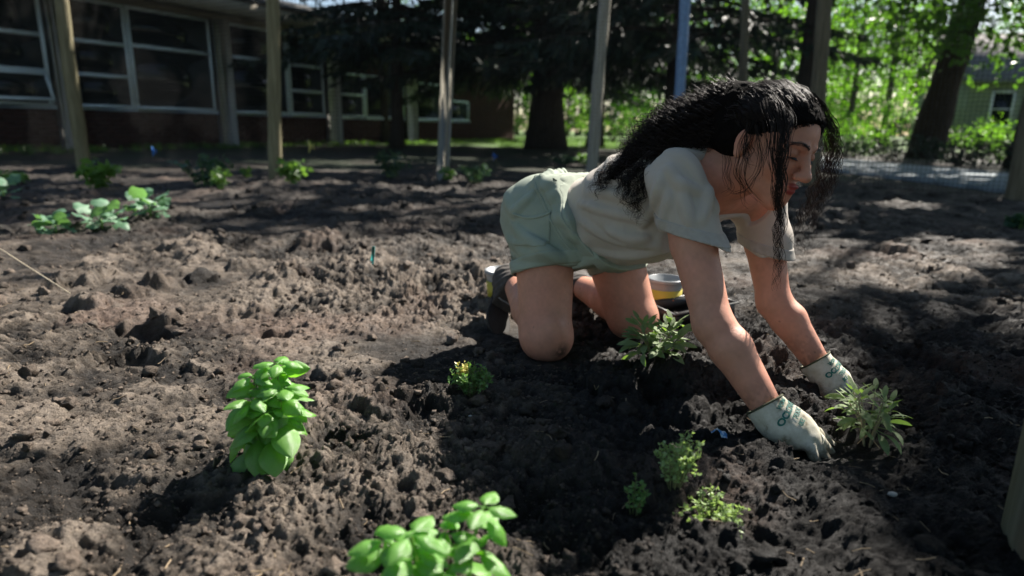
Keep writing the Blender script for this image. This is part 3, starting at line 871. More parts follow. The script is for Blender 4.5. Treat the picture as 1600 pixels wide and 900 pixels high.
def glove(wr, el, ha, thumb_side, curl, lines, spread=1.0):
    a = nrm(wr - el)                      # along the forearm
    h = nrm(ha - wr)
    wv_ = np.array([.62, .78, 0.0]) * thumb_side; wv_ = nrm(wv_ - h * (wv_ @ h))
    n = np.cross(h, wv_); n = n if n[2] > 0 else -n
    s = Sdf()
    c0 = wr - a * .020
    s.cone(c0, wr + a * .03, .0365, .0345, .02)
    s.chain([wr, wr + h * .045], [.033, .034], .02)
    s.ell(wr + h * .058, (.047, .043, .024), np.array([h, wv_, n]), .03)
    palm = wr + h * .096
    lens = [.046, .052, .049, .038]
    for i, o in enumerate((.030, .010, -.011, -.030)):
        k0 = palm + wv_ * o - h * (.004 if i in (0, 2) else (0 if i == 1 else .012))
        d = nrm(h + wv_ * o * 9 * spread)
        pts = [k0 - d * .03, k0]; 
        ang = curl[i]
        for j, L in enumerate((lens[i], lens[i] * .68, lens[i] * .52)):
            ang += (0, .34, .25)[j]
            dd = d * math.cos(ang) - n * math.sin(ang)
            pts.append(pts[-1] + dd * L)
        r = (.0112, .0116, .0112, .0098)[i]
        s.chain(pts, [r * 1.05, r * 1.1, r, r * .93, r * .72], .0045)
    # thumb leaves the side of the palm near its base
    t0 = wr + h * .030 + wv_ * .026 - n * .004
    t1 = t0 + nrm(h * .62 + wv_ * .62 - n * .35) * .040
    t2 = t1 + nrm(h * .85 + wv_ * .18 - n * .48) * .032
    t3 = t2 + nrm(h * .85 - wv_ * .1 - n * .55) * .024
    s.chain([t0, t1, t2, t3], [.0175, .0148, .0128, .0098], .012)
    s.disp(lambda p: -.0012 * vnoise(p[:, 0] * 70, p[:, 1] * 70, p[:, 2] * 70) - .0014 * np.sin((p @ h) * 190) * np.clip(vnoise(p[:, 0] * 20, p[:, 1] * 20, p[:, 2] * 20), 0, 1))
    armf = Sdf().cone(el, wr, .041, .029)
    s.sub(lambda p: np.maximum(armf.eval(p) - .0028, -((c0 - p) @ a) - .02), c0, .05, .001)
    s.sub(lambda p: (p - (c0 + a * .000)) @ a, c0, .06, .001)
    V, F = s.mesh(.0024)
    go = link('glove', mesh_np('glove', V, F), M_KNIT, person)
    # cuff binding
    b = MB()
    u = nrm(np.cross(a, [0, 0, 1])); v = np.cross(a, u)
    an = np.linspace(0, 2 * math.pi, 41)[:-1]
    ring = c0 + a * .001
    d = np.cos(an)[:, None] * u + np.sin(an)[:, None] * v
    pp = s.trace(ring + d * .055, -d)
    pp = c0 + (pp - c0) - a * ((pp - c0) @ a)[:, None]
    pp = np.concatenate([pp, pp[:2]])
    b.tube(pp, .0022, 6, False)
    b.build('cuff_binding', M_TRIM, go)
    # printed lettering on the back of the hand, laid onto the knit
    view = nrm(n * .8 - np.array([.2, .75, 0]) * .55)
    ux = nrm(np.cross(h, view)) ; ux = ux if ux @ np.array([.62, .78, .1]) > 0 else -ux
    for (txt, size, along, across) in lines:
        cu = bpy.data.curves.new('print', 'FONT'); cu.body = txt; cu.size = size; cu.align_x = 'CENTER'; cu.offset = size * .045
        ob = bpy.data.objects.new('print', cu); COL.objects.link(ob)
        dg = bpy.context.evaluated_depsgraph_get()
        me = bpy.data.meshes.new_from_object(ob.evaluated_get(dg))
        bpy.data.objects.remove(ob)
        import bmesh
        bmm = bmesh.new(); bmm.from_mesh(me)
        bmesh.ops.triangulate(bmm, faces=bmm.faces)
        bmesh.ops.subdivide_edges(bmm, edges=[e for e in bmm.edges if e.calc_length() > .0035], cuts=1, use_grid_fill=True)
        bmesh.ops.triangulate(bmm, faces=bmm.faces)
        X = np.array([vv.co[:] for vv in bmm.verts]); T_ = np.array([[q.index for q in f.verts] for f in bmm.faces]); bmm.free()
        hh = nrm(h - view * (h @ view))
        q = wr + h * along + ux * across + X[:, :1] * ux - X[:, 1:2] * hh + view * .06
        q = s.trace(q, -view) + view * .0012
        link('print', mesh_np('print', q, T_, False), M_TEAL, go)
    return s
PRINT = [('WON', .012, .004, .004), ('OCLOVE', .0165, .022, -.003), ('TRXX', .013, .037, .006), ('IKE', .012, .050, -.008)]
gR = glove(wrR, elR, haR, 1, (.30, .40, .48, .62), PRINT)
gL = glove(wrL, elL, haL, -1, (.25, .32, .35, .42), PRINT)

# ---- shoes
M_SHOE = simple('brown_suede', (.060, .052, .046), .9, .3, 60, bump=.5, bscale=300)
M_SOLE = simple('dark_rubber', (.022, .02, .018), .8, .3, 80, bump=.4, bscale=120)
M_LACE = simple('grey_lace', (.30, .30, .30), .9)
M_SOCK = simple('teal_sock', (.16, .22, .23), .95, .2, 200, bump=.4, bscale=600)
def shoe(ank, toe, heel, knee):
    ax = nrm(heel - toe); 
    out = nrm(np.cross(ax, np.cross(nrm(ank - knee), ax)))          # away from the shin: the sole side
    out = out if out @ (ank - knee) > 0 else -out
    sd = np.cross(ax, out); A = np.array([ax, sd, out])
    s = Sdf()
    s.ell(toe + ax * .03, (.06, .044, .040), A, .03)
    s.cone(toe + ax * .04, heel, .040, .037, .03)
    s.ell(heel - out * .012, (.042, .036, .042), A, .03)
    s.cone(heel - out * .01 - ax * .025, ank, .040, .046, .04)
    s.plane(toe + out * .026, out, .004)
    s.plane(ank + nrm(knee - ank) * .02, nrm(knee - ank), .003)
    s.disp(lambda p: -.0016 * vnoise(p[:, 0] * 55, p[:, 1] * 55, p[:, 2] * 55) - .0012 * np.sin((p @ ax) * 260))
    V, F = s.mesh(.0036)
    so = link('shoe', mesh_np('shoe', V, F), M_SHOE, person)
    s2 = Sdf(); s2.ell(toe + ax * .03, (.064, .048, .05), A, .02); s2.cone(toe + ax * .04, heel, .045, .041, .03)
    s2.plane(toe + out * .044, out, .004); s2.plane(toe + out * .022, -out, .002)
    s2.disp(lambda p: .002 * np.clip(np.sin((p @ ax) * 300) * 3, -1, 1) * np.clip(((p - toe) @ out - .034) * 200, 0, 1))
    V, F = s2.mesh(.0036)
    link('sole', mesh_np('sole', V, F), M_SOLE, so)
    for k in range(4):
        b = MB()
        c = toe + ax * (.075 + .022 * k) - out * .034
        b.tube(s.trace(c + np.linspace(-1, 1, 9)[:, None] * sd * .03 - out * .05, np.broadcast_to(out, (9, 3)).copy()), .0028, 6)
        b.build('lace', M_LACE, so)
shoe(ankR, np.array((-0.0253, 1.8600, 0.0178)), np.array((-0.0170, 2.0300, 0.1252)), kneeR)
shoe(ankL, np.array((0.1926, 2.1000, -0.0129)), np.array((0.2225, 2.2500, 0.0680)), kneeL)

# ================================================================== HAIR
def tubes(paths, rad, n=3):
    """paths (N,M,3), rad (N,M): thin closed-sided strands, vectorised"""
    N, M, _ = paths.shape
    T = np.gradient(paths, axis=1); T /= np.linalg.norm(T, axis=2, keepdims=True) + 1e-12
    ref = np.array([.31, .52, .80]); b = np.cross(T, ref); b /= np.linalg.norm(b, axis=2, keepdims=True) + 1e-9
    c = np.cross(T, b)
    a = np.arange(n) / n * 2 * math.pi
    V = paths[:, :, None] + rad[:, :, None, None] * (np.cos(a)[:, None] * b[:, :, None] + np.sin(a)[:, None] * c[:, :, None])
    base = (np.arange(N)[:, None, None] * M + np.arange(M - 1)[None, :, None]) * n
    j = np.arange(n)[None, None]; k = (j + 1) % n
    Q = np.stack([base + j, base + k, base + n + k, base + n + j], -1).reshape(-1, 4)
    return V.reshape(-1, 3), Q
R2 = np.random.default_rng(77)
def lock(pts, nstr, M=34, spread=(.006, .008, .004), amp=(.001, .007), wl=.042, jit=.5, rad=.00055, cut=(.8, 1.0), phase=None):
    """a lock of strands round one guide: offset in the cross-section plus a helix that grows to the tip"""
    g0 = catmull(pts, 120)
    T = np.gradient(g0, axis=0); L = np.concatenate([[0], np.cumsum(np.linalg.norm(np.diff(g0, axis=0), axis=1))])
    T /= np.linalg.norm(T, axis=1)[:, None]
    b = np.cross(T, [.2, -.6, .75]); b /= np.linalg.norm(b, axis=1)[:, None]; c = np.cross(T, b)
    out = []; rd = []
    ph0 = R2.random() * 6.28 if phase is None else phase
    for i in range(nstr):
        u = np.linspace(0, R2.uniform(*cut), M)
        s = u * L[-1]
        gi = lambda A: np.stack([np.interp(s, L, A[:, q]) for q in range(3)], 1)
        w_ = np.interp(u, (0, .5, 1), spread)
        o = R2.normal(size=2) * .7
        am = (amp[0] + (amp[1] - amp[0]) * np.clip(u * 1.5, 0, 1) ** 1.2) * R2.uniform(.6, 1.25)
        ph = ph0 + R2.normal() * jit + 2 * math.pi * s / (wl * R2.uniform(.9, 1.1))
        p = gi(g0) + gi(b) * (o[0] * w_ + am * np.cos(ph))[:, None] + gi(c) * (o[1] * w_ + am * np.sin(ph))[:, None]
        fz = np.cumsum(R2.normal(size=(M, 3)), 0) * .00042 * np.clip(u * 3, 0, 1)[:, None]; p = p + fz - fz[0]
        out.append(p); rd.append(rad * R2.uniform(.7, 1.2) * np.interp(u / u[-1], (0, .7, 1), (1, .9, .35)))
    return np.array(out), np.array(rd)

def on_scalp(a, b, c, lift=.0):
    """direction in head coordinates -> point on the scalp surface"""
    d = nrm(np.array([a, b, c])); q = np.array([-.012, 0, .034]) + d * np.array([.094, .073, .078]) * (1 + lift)
    return hp(*q)

# solid under-mass so that no scalp shows
cap = Sdf()
cap.ell(hp(-.018, 0, .037), (.0975, .0770, .0830), HA, .02); cap.ell(hp(.012, 0, .036), (.0775, .0685, .0720), HA, .03)
def hairline(p):
    q = (p - HC) @ HA.T
    a, b, c = q[:, 0], np.abs(q[:, 1]), q[:, 2]
    line = np.where(a > 0, .030 + .050 * np.clip(a / .075, 0, 1.4) ** 1.5 - .25 * np.clip(b - .045, 0, 1), .024 + np.clip(a, -.11, 0) * 1.55)
    return (line - c) * .7
cap.clip(hairline)
mane_c = [np.array(v) for v in ((0.4965, 1.5000, 0.6463), (0.4361, 1.5300, 0.6135), (0.3627, 1.5500, 0.5733), (0.3018, 1.5700, 0.5271), (0.2566, 1.5800, 0.4863))]
mane_r = [.050, .058, .060, .050, .030]
cap.chain(mane_c, [r * .80 for r in mane_r], .04)
cap.cone(hp(-.062, -.045, -.012), mane_c[0] - np.array([0, 0, .02]), .022, .042, .04); cap.cone(hp(-.062, -.045, -.012), mane_c[1] - np.array([0, 0, .03]), .020, .032, .04)
cap.ell(on_scalp(-.9, -.1, .1), (.05, .05, .05), None, .05)
cap.disp(lambda p: -.003 * (1 + vnoise(p[:, 0] * 45, p[:, 1] * 45, p[:, 2] * 45)) - .0012 * vnoise(p[:, 0] * 110, p[:, 1] * 110, p[:, 2] * 110))
V, F = cap.mesh(.004)
t = NT('hair_strands'); co = t.coord()
cc = t.ramp(t.noise(60, 3, vec=co).outputs[0], [(.3, (.007, .005, .0042)), (.7, (.022, .0135, .0100))])
M_STR = t.done(t.pbsdf(color=cc, rough=.58, spec=.24))
link('hair_mass', mesh_np('hair_mass', V, F), simple('hair_under', (.006, .0048, .0044), .95, .3, 60, bump=.8, bscale=160, bdist=.006, spec=.05), person)

allp = []; allr = []
def put(pr):
    p, r = pr
    # resample to a common count
    allp.append(p); allr.append(r)
# mane: locks following the mass down over the back
cdir = nrm(mane_c[-1] - mane_c[0])
cb = nrm(np.cross(cdir, [0, 0, 1])); cu_ = np.cross(cb, cdir)
for i in range(230):
    th = R2.random() * 6.28; rr_ = math.sqrt(R2.random()) * 1.12
    if R2.random() < .5: rr_ = R2.uniform(.85, 1.2)
    o = cb * math.cos(th) + cu_ * math.sin(th)
    end = R2.uniform(.55, 1.0)
    pts = [on_scalp(-.8 + .3 * math.cos(th), math.cos(th) * .6, .1 + math.sin(th) * .6, .05)]
    for c_, r_ in zip(mane_c, mane_r): pts.append(c_ + o * r_ * rr_ + R2.normal(size=3) * .006)
    m = max(3, int(round(len(pts) * end)))
    pts = pts[:m]
    # the free end hangs
    tip = pts[-1]; side = nrm(cdir + np.array([0, 0, -.2]) + .5 * R2.normal(size=3))
    pts.append(tip + side * R2.uniform(.02, .04) + np.array([0, 0, -.008 if math.sin(th) > 0 else -.02]))
    put(lock(pts, 9, 32, (.004, .008, .006), (.003, .0120), R2.uniform(.026, .046), .5, .00072, (.75, 1.0)))
# curly ends that hang in front of the near shoulder blade
ends = [((0.2978, 1.4700, 0.5179), (0.2830, 1.4650, 0.4638), (0.2729, 1.4600, 0.4238), (0.2888, 1.4600, 0.4022)),
        ((0.2678, 1.5000, 0.5070), (0.2549, 1.5000, 0.4747), (0.2656, 1.4900, 0.4392)),
        ((0.2383, 1.5500, 0.5123), (0.2127, 1.5500, 0.4774), (0.1976, 1.5400, 0.4478)),
        ((0.3203, 1.4600, 0.5356), (0.3079, 1.4550, 0.4936), (0.2965, 1.4550, 0.4478)),
        ((0.2870, 1.4900, 0.5223), (0.2484, 1.5100, 0.4885), (0.2333, 1.5200, 0.4638)),
        ((0.3393, 1.4400, 0.5437), (0.3202, 1.4400, 0.5158), (0.3113, 1.4400, 0.4807)),
        ((0.3122, 1.4800, 0.5487), (0.2657, 1.4800, 0.4838), (0.2670, 1.4700, 0.4312)),
        ((0.2600, 1.5500, 0.5305), (0.2234, 1.5700, 0.5018), (0.1974, 1.5700, 0.4648))]
for e in ends:
    for q in range(5):
        d = R2.normal(size=3) * .012
        put(lock([np.array(v) + d * (.4 + .6 * i / len(e)) for i, v in enumerate(e)], 7, 34, (.004, .004, .003), (.003, .0085), R2.uniform(.026, .040), .35, .00055))
face_locks = [
    ([(0.5034, 1.3200, 0.6684), (0.5096, 1.2700, 0.6252), (0.5076, 1.2500, 0.5721), (0.5109, 1.2500, 0.5122), (0.5155, 1.2500, 0.4509), (0.5256, 1.2600, 0.3864), (0.5352, 1.2700, 0.3259), (0.5363, 1.2700, 0.2820)], 34, (0.008, 0.007, 0.002), (0.001, 0.0065), 0.075),
    ([(0.4940, 1.3100, 0.6618), (0.4963, 1.2700, 0.6132), (0.4989, 1.2550, 0.5599), (0.5061, 1.2500, 0.5000), (0.5167, 1.2500, 0.4509), (0.5185, 1.2500, 0.4134)], 38, (0.009, 0.008, 0.003), (0.001, 0.004), 0.09),
    ([(0.5120, 1.3100, 0.6680), (0.5238, 1.2750, 0.6255), (0.5142, 1.2500, 0.5781), (0.5100, 1.2450, 0.5342), (0.5167, 1.2450, 0.4762)], 30, (0.009, 0.007, 0.003), (0.001, 0.003), 0.09),
    ([(0.4759, 1.3600, 0.6197), (0.4713, 1.3450, 0.5625), (0.4721, 1.3400, 0.5113), (0.4896, 1.3300, 0.4733), (0.5111, 1.3300, 0.4566)], 7, (0.003, 0.004, 0.002), (0.001, 0.003), 0.09),
    ([(0.4814, 1.3300, 0.6133), (0.4888, 1.3150, 0.5638), (0.4884, 1.3100, 0.5263), (0.4787, 1.3300, 0.4901), (0.4630, 1.3500, 0.4775), (0.4443, 1.3700, 0.4887)], 6, (0.003, 0.003, 0.002), (0.001, 0.003), 0.1),
    ([(0.4741, 1.3400, 0.6194), (0.4639, 1.3500, 0.5750), (0.4639, 1.3600, 0.5294), (0.4765, 1.3600, 0.4834), (0.5001, 1.3600, 0.4368)], 6, (0.003, 0.004, 0.003), (0.001, 0.005), 0.06),
    ([(0.4886, 1.3100, 0.6194), (0.4914, 1.2900, 0.5708), (0.4900, 1.2950, 0.5310), (0.4867, 1.3100, 0.4945)], 5, (0.003, 0.004, 0.002), (0.001, 0.003), 0.08),
    ([(0.4607, 1.4200, 0.6001), (0.4596, 1.4200, 0.5396), (0.4623, 1.4000, 0.4864), (0.4511, 1.4000, 0.4588)], 7, (0.004, 0.004, 0.003), (0.001, 0.004), 0.06),
    ([(0.6001, 1.3600, 0.6716), (0.6450, 1.3700, 0.6222), (0.6695, 1.3900, 0.5705), (0.6744, 1.4100, 0.5229), (0.6716, 1.4200, 0.4739), (0.6704, 1.4300, 0.4092), (0.6742, 1.4400, 0.3349)], 22, (0.008, 0.009, 0.004), (0.001, 0.007), 0.055),
    ([(0.5923, 1.3600, 0.6715), (0.6355, 1.3700, 0.6348), (0.6647, 1.3800, 0.5903), (0.6833, 1.4000, 0.5438), (0.6828, 1.4200, 0.4741), (0.6648, 1.4300, 0.4305), (0.6644, 1.4400, 0.3788)], 24, (0.008, 0.01, 0.006), (0.001, 0.007), 0.055),
    ([(0.6131, 1.3800, 0.6601), (0.6636, 1.4000, 0.6097), (0.6802, 1.4200, 0.5564), (0.6802, 1.4400, 0.5002), (0.6623, 1.4600, 0.4195), (0.6579, 1.4600, 0.3606), (0.6817, 1.4700, 0.2990)], 16, (0.008, 0.01, 0.005), (0.001, 0.008), 0.05),
    ([(0.6131, 1.3800, 0.6601), (0.6658, 1.4200, 0.6031), (0.6785, 1.4400, 0.5349), (0.6704, 1.4600, 0.4701), (0.6549, 1.4700, 0.3960), (0.6504, 1.4700, 0.3363)], 14, (0.008, 0.01, 0.006), (0.001, 0.008), 0.05),
]
for pts, n_, sp, am, wl in face_locks:
    put(lock(pts, n_, 44, sp, am, wl, .5, .00055, (.82, 1.0)))
# crown: strands combed from the parting and the front hairline back to the tie, over both sides
tie = on_scalp(-.95, -.15, .25, .12)
for i in range(760):
    b0 = R2.uniform(-1.0, 1.0)
    a0 = .80 - .30 * b0 * b0 + R2.normal() * .06
    c0 = .62 - .50 * abs(b0) + R2.normal() * .04
    st = np.array([a0, b0 * .95, c0]); en = np.array([-.95, -.15 + .3 * b0, .18 + .25 * R2.random()])
    lift = R2.uniform(.09, .20)
    pts = []
    for u in np.linspace(0, 1, 6):
        d = st * (1 - u) + en * u + np.array([0, b0 * .35, .62 * (1 - abs(b0)) + .15]) * math.sin(u * math.pi) * .9
        pts.append(on_scalp(*d, lift * (.55 + .45 * math.sin(min(1, u * 1.4) * math.pi / 2))))
    put(lock(pts, 3, 22, (.003, .004, .004), (.0008, .0028), R2.uniform(.03, .06), .9, .00055, (.85, 1.0)))
# side panel: hair drawn from the temple back above the ear
for i in range(230):
    u0 = R2.random()
    pts = [on_scalp(.74 - .25 * u0, -.62 - .2 * u0, .42 - .28 * u0, .06)]
    for u in (.3, .6, 1.0):
        d = np.array([.74 - .25 * u0, -.62 - .2 * u0, .42 - .28 * u0]) * (1 - u) + np.array([-.9, -.35, .12]) * u + np.array([0, -.55, .05]) * math.sin(u * math.pi)
        pts.append(on_scalp(*d, R2.uniform(.09, .16)))
    put(lock(pts, 3, 26, (.003, .004, .004), (.0008, .002), .06, .9, .00055))
# hair behind the near ear, falling into the mane
for i in range(110):
    st = np.array([-.30 - .5 * R2.random(), -.80, .35 - .75 * R2.random()])
    k = R2.integers(1, 4)
    pts = [on_scalp(*st, .09), on_scalp(st[0] - .25, -.75, st[2] - .2, .26), mane_c[0] + (cu_ * R2.uniform(-.9, .2) - cb * 0) * mane_r[0] + R2.normal(size=3) * .012 - np.array([.0, .035, .0]), mane_c[k] + np.array([-.01, -.03, -.02]) + R2.normal(size=3) * .018]
    pts.append(pts[-1] + nrm(cdir + np.array([0, -.2, -.6]) + .4 * R2.normal(size=3)) * .035)
    put(lock(pts, 6, 28, (.003, .006, .005), (.001, .006), R2.uniform(.032, .05), .6, .00065, (.8, 1.0)))
# fine hair along the hairline, combed back over the edge
q_ = R2.normal(size=(5000, 3)); q_ /= np.linalg.norm(q_, axis=1)[:, None]
pp_ = np.array([on_scalp(*v, .02) for v in q_]); hv = hairline(pp_)
sel = np.nonzero((np.abs(hv) < .0045) & (q_[:, 0] > -.35))[0]
for i in sel[:520]:
    v = q_[i]; bk = np.array([-.9, -.15 if v[1] < 0 else .2, .35])
    a_ = v + np.array([.06, 0, -.05]) * R2.random()
    pts = [on_scalp(*a_, .015), on_scalp(*(v * .85 + bk * .15), .09), on_scalp(*(v * .65 + bk * .35), .15), on_scalp(*(v * .4 + bk * .6), .15)]
    put(lock(pts, 4, 20, (.0012, .003, .004), (.0006, .0022), R2.uniform(.03, .06), .9, .00050, (.7, 1.0)))
# wisps that fall over the top of the ear and the neck behind it
for i in range(11):
    b0 = on_scalp(R2.uniform(-.35, .15), -.9, R2.uniform(.0, .25), .16)
    dn = np.array([R2.normal() * .006, -.012 + R2.normal() * .004, -1.0 * R2.uniform(.02, .035)])
    pts = [b0 + np.array([-.012, -.004, .012]), b0, b0 + dn, b0 + dn * 2.2 + np.array([-.008, .004, 0]) * R2.normal(), b0 + dn * 3.1 + R2.normal(size=3) * .01]
    put(lock(pts, 3, 26, (.001, .003, .003), (.001, .005), R2.uniform(.035, .06), .8, .0005))
# fly-aways
for i in range(150):
    th = R2.uniform(0, 6.28); k = R2.integers(0, 5)
    c_ = mane_c[k] if i % 5 else on_scalp(R2.uniform(-.9, .3), R2.uniform(-.6, .6), .8, .02); r_ = mane_r[k] if i % 5 else .0
    o = cb * math.cos(th) + cu_ * abs(math.sin(th))
    p0 = c_ + o * r_ * .9
    d = nrm(o + cdir * .8 + R2.normal(size=3) * .5)
    put(lock([p0, p0 + d * .018, p0 + d * .034 + R2.normal(size=3) * .008], 2, 18, (.002, .003, .004), (.002, .005), .025, 1.5, .00035))
Vs = []; Qs = []; n0 = 0
for p, r in zip(allp, allr):
    v, q = tubes(p, r); Vs.append(v); Qs.append(q + n0); n0 += len(v)
tag(link('hair_strands', mesh_np('hair_strands', np.concatenate(Vs), np.concatenate(Qs)), M_STR, person), kind='stuff')

# ================================================================== PLANTS
def gz(x, y): return float(ground_h(np.array([x]), np.array([y]))[0])
def leaf_mesh(name, mats, L=1.0, W=.55, nu=9, nv=6, droop=.8, cup=.5, peak=.42, wave=.0, stalk=.12, seed=0, fold=.0, tip=1.0):
    """one leaf along +X, upper side +Z; a real curved sheet with its midrib pressed in and a short stalk"""
    r = np.random.default_rng(seed)
    u = np.linspace(0, 1, nu)
    ang = droop * (u - .15)
    dx = np.cos(ang); dz = -np.sin(ang)
    cx = np.concatenate([[0], np.cumsum((dx[:-1] + dx[1:]) / 2)]) / (nu - 1); cz = np.concatenate([[0], np.cumsum((dz[:-1] + dz[1:]) / 2)]) / (nu - 1)
    w_ = np.where(u < peak, np.sin(u / peak * math.pi / 2) ** .75, np.cos((u - peak) / (1 - peak) * math.pi / 2) ** (.75 * tip)) * W / 2
    v = np.linspace(-1, 1, nv + 1)
    V = []
    for i in range(nu):
        for vv in v:
            a = vv * cup
            yy = w_[i] * (math.sin(a) / cup if cup > 1e-3 else vv)
            zz = -w_[i] * (1 - math.cos(a)) / max(cup, 1e-3) + fold * abs(vv) * w_[i]
            zz += -.018 * math.exp(-(vv / .18) ** 2) * L * min(1, w_[i] * 8)
            zz += wave * math.sin(u[i] * 17 + (3 if vv > 0 else 0)) * abs(vv) ** 1.5 * w_[i] + .02 * r.normal() * w_[i]
            zz += .025 * math.sin(u[i] * 24 - abs(vv) * 3) * abs(vv) * (1 - abs(vv)) * W
            n = np.array([math.sin(ang[i]), 0, math.cos(ang[i])])
            V.append(np.array([cx[i] + stalk, yy, cz[i]]) + n * zz)
    V = np.array(V) * L; m = nv + 1
    i = np.arange(nu - 1)[:, None] * m; j = np.arange(nv)[None]
    Q = np.stack([i + j, i + m + j, i + m + j + 1, i + j + 1], -1).reshape(-1, 4)
    b = MB(); b.add(V, Q)
    s0 = np.array([[0, 0, 0], [stalk * .5 * L, 0, .01 * L], [stalk * L * 1.1, 0, -.004 * L]])
    b.tube(s0, [.022 * L, .018 * L, .014 * L], 5)
    me = b.mesh(name)
    me.materials.append(mats)
    return me
def put_leaf(me, parent, base, dirv, upv, size, name='leaf'):
    x = nrm(dirv); z = np.asarray(upv, float); z = z - x * (z @ x); z = nrm(z); y = np.cross(z, x)
    o = bpy.data.objects.new(name, me); COL.objects.link(o)
    o.parent = parent
    o.matrix_parent_inverse = Matrix.LocRotScale(parent.location, parent.rotation_euler, None).inverted()
    M = Matrix(((x[0] * size, y[0] * size, z[0] * size, base[0]), (x[1] * size, y[1] * size, z[1] * size, base[1]), (x[2] * size, y[2] * size, z[2] * size, base[2]), (0, 0, 0, 1)))
    o.matrix_basis = M
    return o
RP = np.random.default_rng(23)

M_BASIL = leaf_mat('basil_leaf', (.15, .32, .07), (.18, .36, .10), (.26, .66, .03), .42, .27, .22, 40, .35, .75)
M_BSTEM = simple('basil_stem', (.16, .28, .06), .5, .2, 60)
BASIL = [leaf_mesh('basil_leaf', M_BASIL, 1, .72, 10, 8, d, c, .42, .05, .16, i) for i, (d, c) in enumerate(((1.1, .95), (.8, .8), (1.4, 1.05), (.5, .7)))]
def basil(name, label, x, y, stems, z_off=0.0):
    z0 = gz(x, y) - .004
    root = empty(name, (x, y, z0)); tag(root, label, 'basil plant', 'basil plants in the bed')
    for (sx, sy, tx_, ty_, h, nodes, size) in stems:
        p = catmull([(x + sx * .3, y + sy * .3, z0 - .01), (x + sx, y + sy, z0 + h * .35), (x + tx_ * .8, y + ty_ * .8, z0 + h * .75), (x + tx_, y + ty_, z0 + h)], 24)
        b = MB(); b.tube(p, np.linspace(.0032, .0016, 24), 7); b.build('stem', M_BSTEM, root)
        ph = RP.random() * 3
        for k in range(nodes):
            u = .22 + .78 * (k + .5) / nodes
            q = p[int(u * 23)]
            ph += math.pi / 2 + RP.normal() * .25
            s_ = size * (1.05 - .42 * max(0, u - .6) / .4) * RP.uniform(.85, 1.12)
            for a in (ph, ph + math.pi):
                el = -.42 + .75 * (u - .5) + RP.normal() * .18
                d = np.array([math.cos(a) * math.cos(el), math.sin(a) * math.cos(el), math.sin(el)])
                up = np.array([0, 0, 1.0]) + .25 * RP.normal(size=3)
                put_leaf(BASIL[RP.integers(0, 4)], root, q, d, up, s_)
            if k % 2 == 0 and u < .9:       # small leaves in the axil
                for a in (ph + .4, ph + math.pi + .4):
                    d = np.array([math.cos(a) * .7, math.sin(a) * .7, .7])
                    put_leaf(BASIL[3], root, q, d, np.array([0, 0, 1]) - d * .5, s_ * .45)
        for a in np.arange(4) * 1.57 + ph:
            put_leaf(BASIL[RP.integers(0, 3)], root, p[-1], np.array([math.cos(a) * .9, math.sin(a) * .9, .15]), np.array([0, 0, 1.]), size * .62)
    return root
bx, by = (-0.4255, 1.0408)
basil('basil_plant', 'tall basil standing alone in sunlit brown soil, its long shadow to the left', bx, by,
      [(0, 0, .020, .015, .176, 7, .066), (-.018, .01, -.022, .01, .152, 6, .070), (.02, -.012, .034, -.01, .140, 6, .068), (.0, .02, .010, .03, .165, 5, .066), (-.012, -.02, -.014, -.028, .128, 5, .070), (.012, -.02, .014, -.03, .105, 4, .066)])
basil('basil_plant', 'bright basil in the foreground cut off by the bottom edge of the photo', -.085, .640,
      [(-.02, .0, -.026, .005, .140, 5, .070), (.035, .02, .055, .04, .155, 5, .060), (.0, .02, .010, .03, .125, 4, .068), (-.045, .0, -.055, .02, .122, 4, .072), (.01, -.03, .018, -.03, .115, 4, .068), (-.03, -.03, -.045, -.03, .105, 4, .062)])

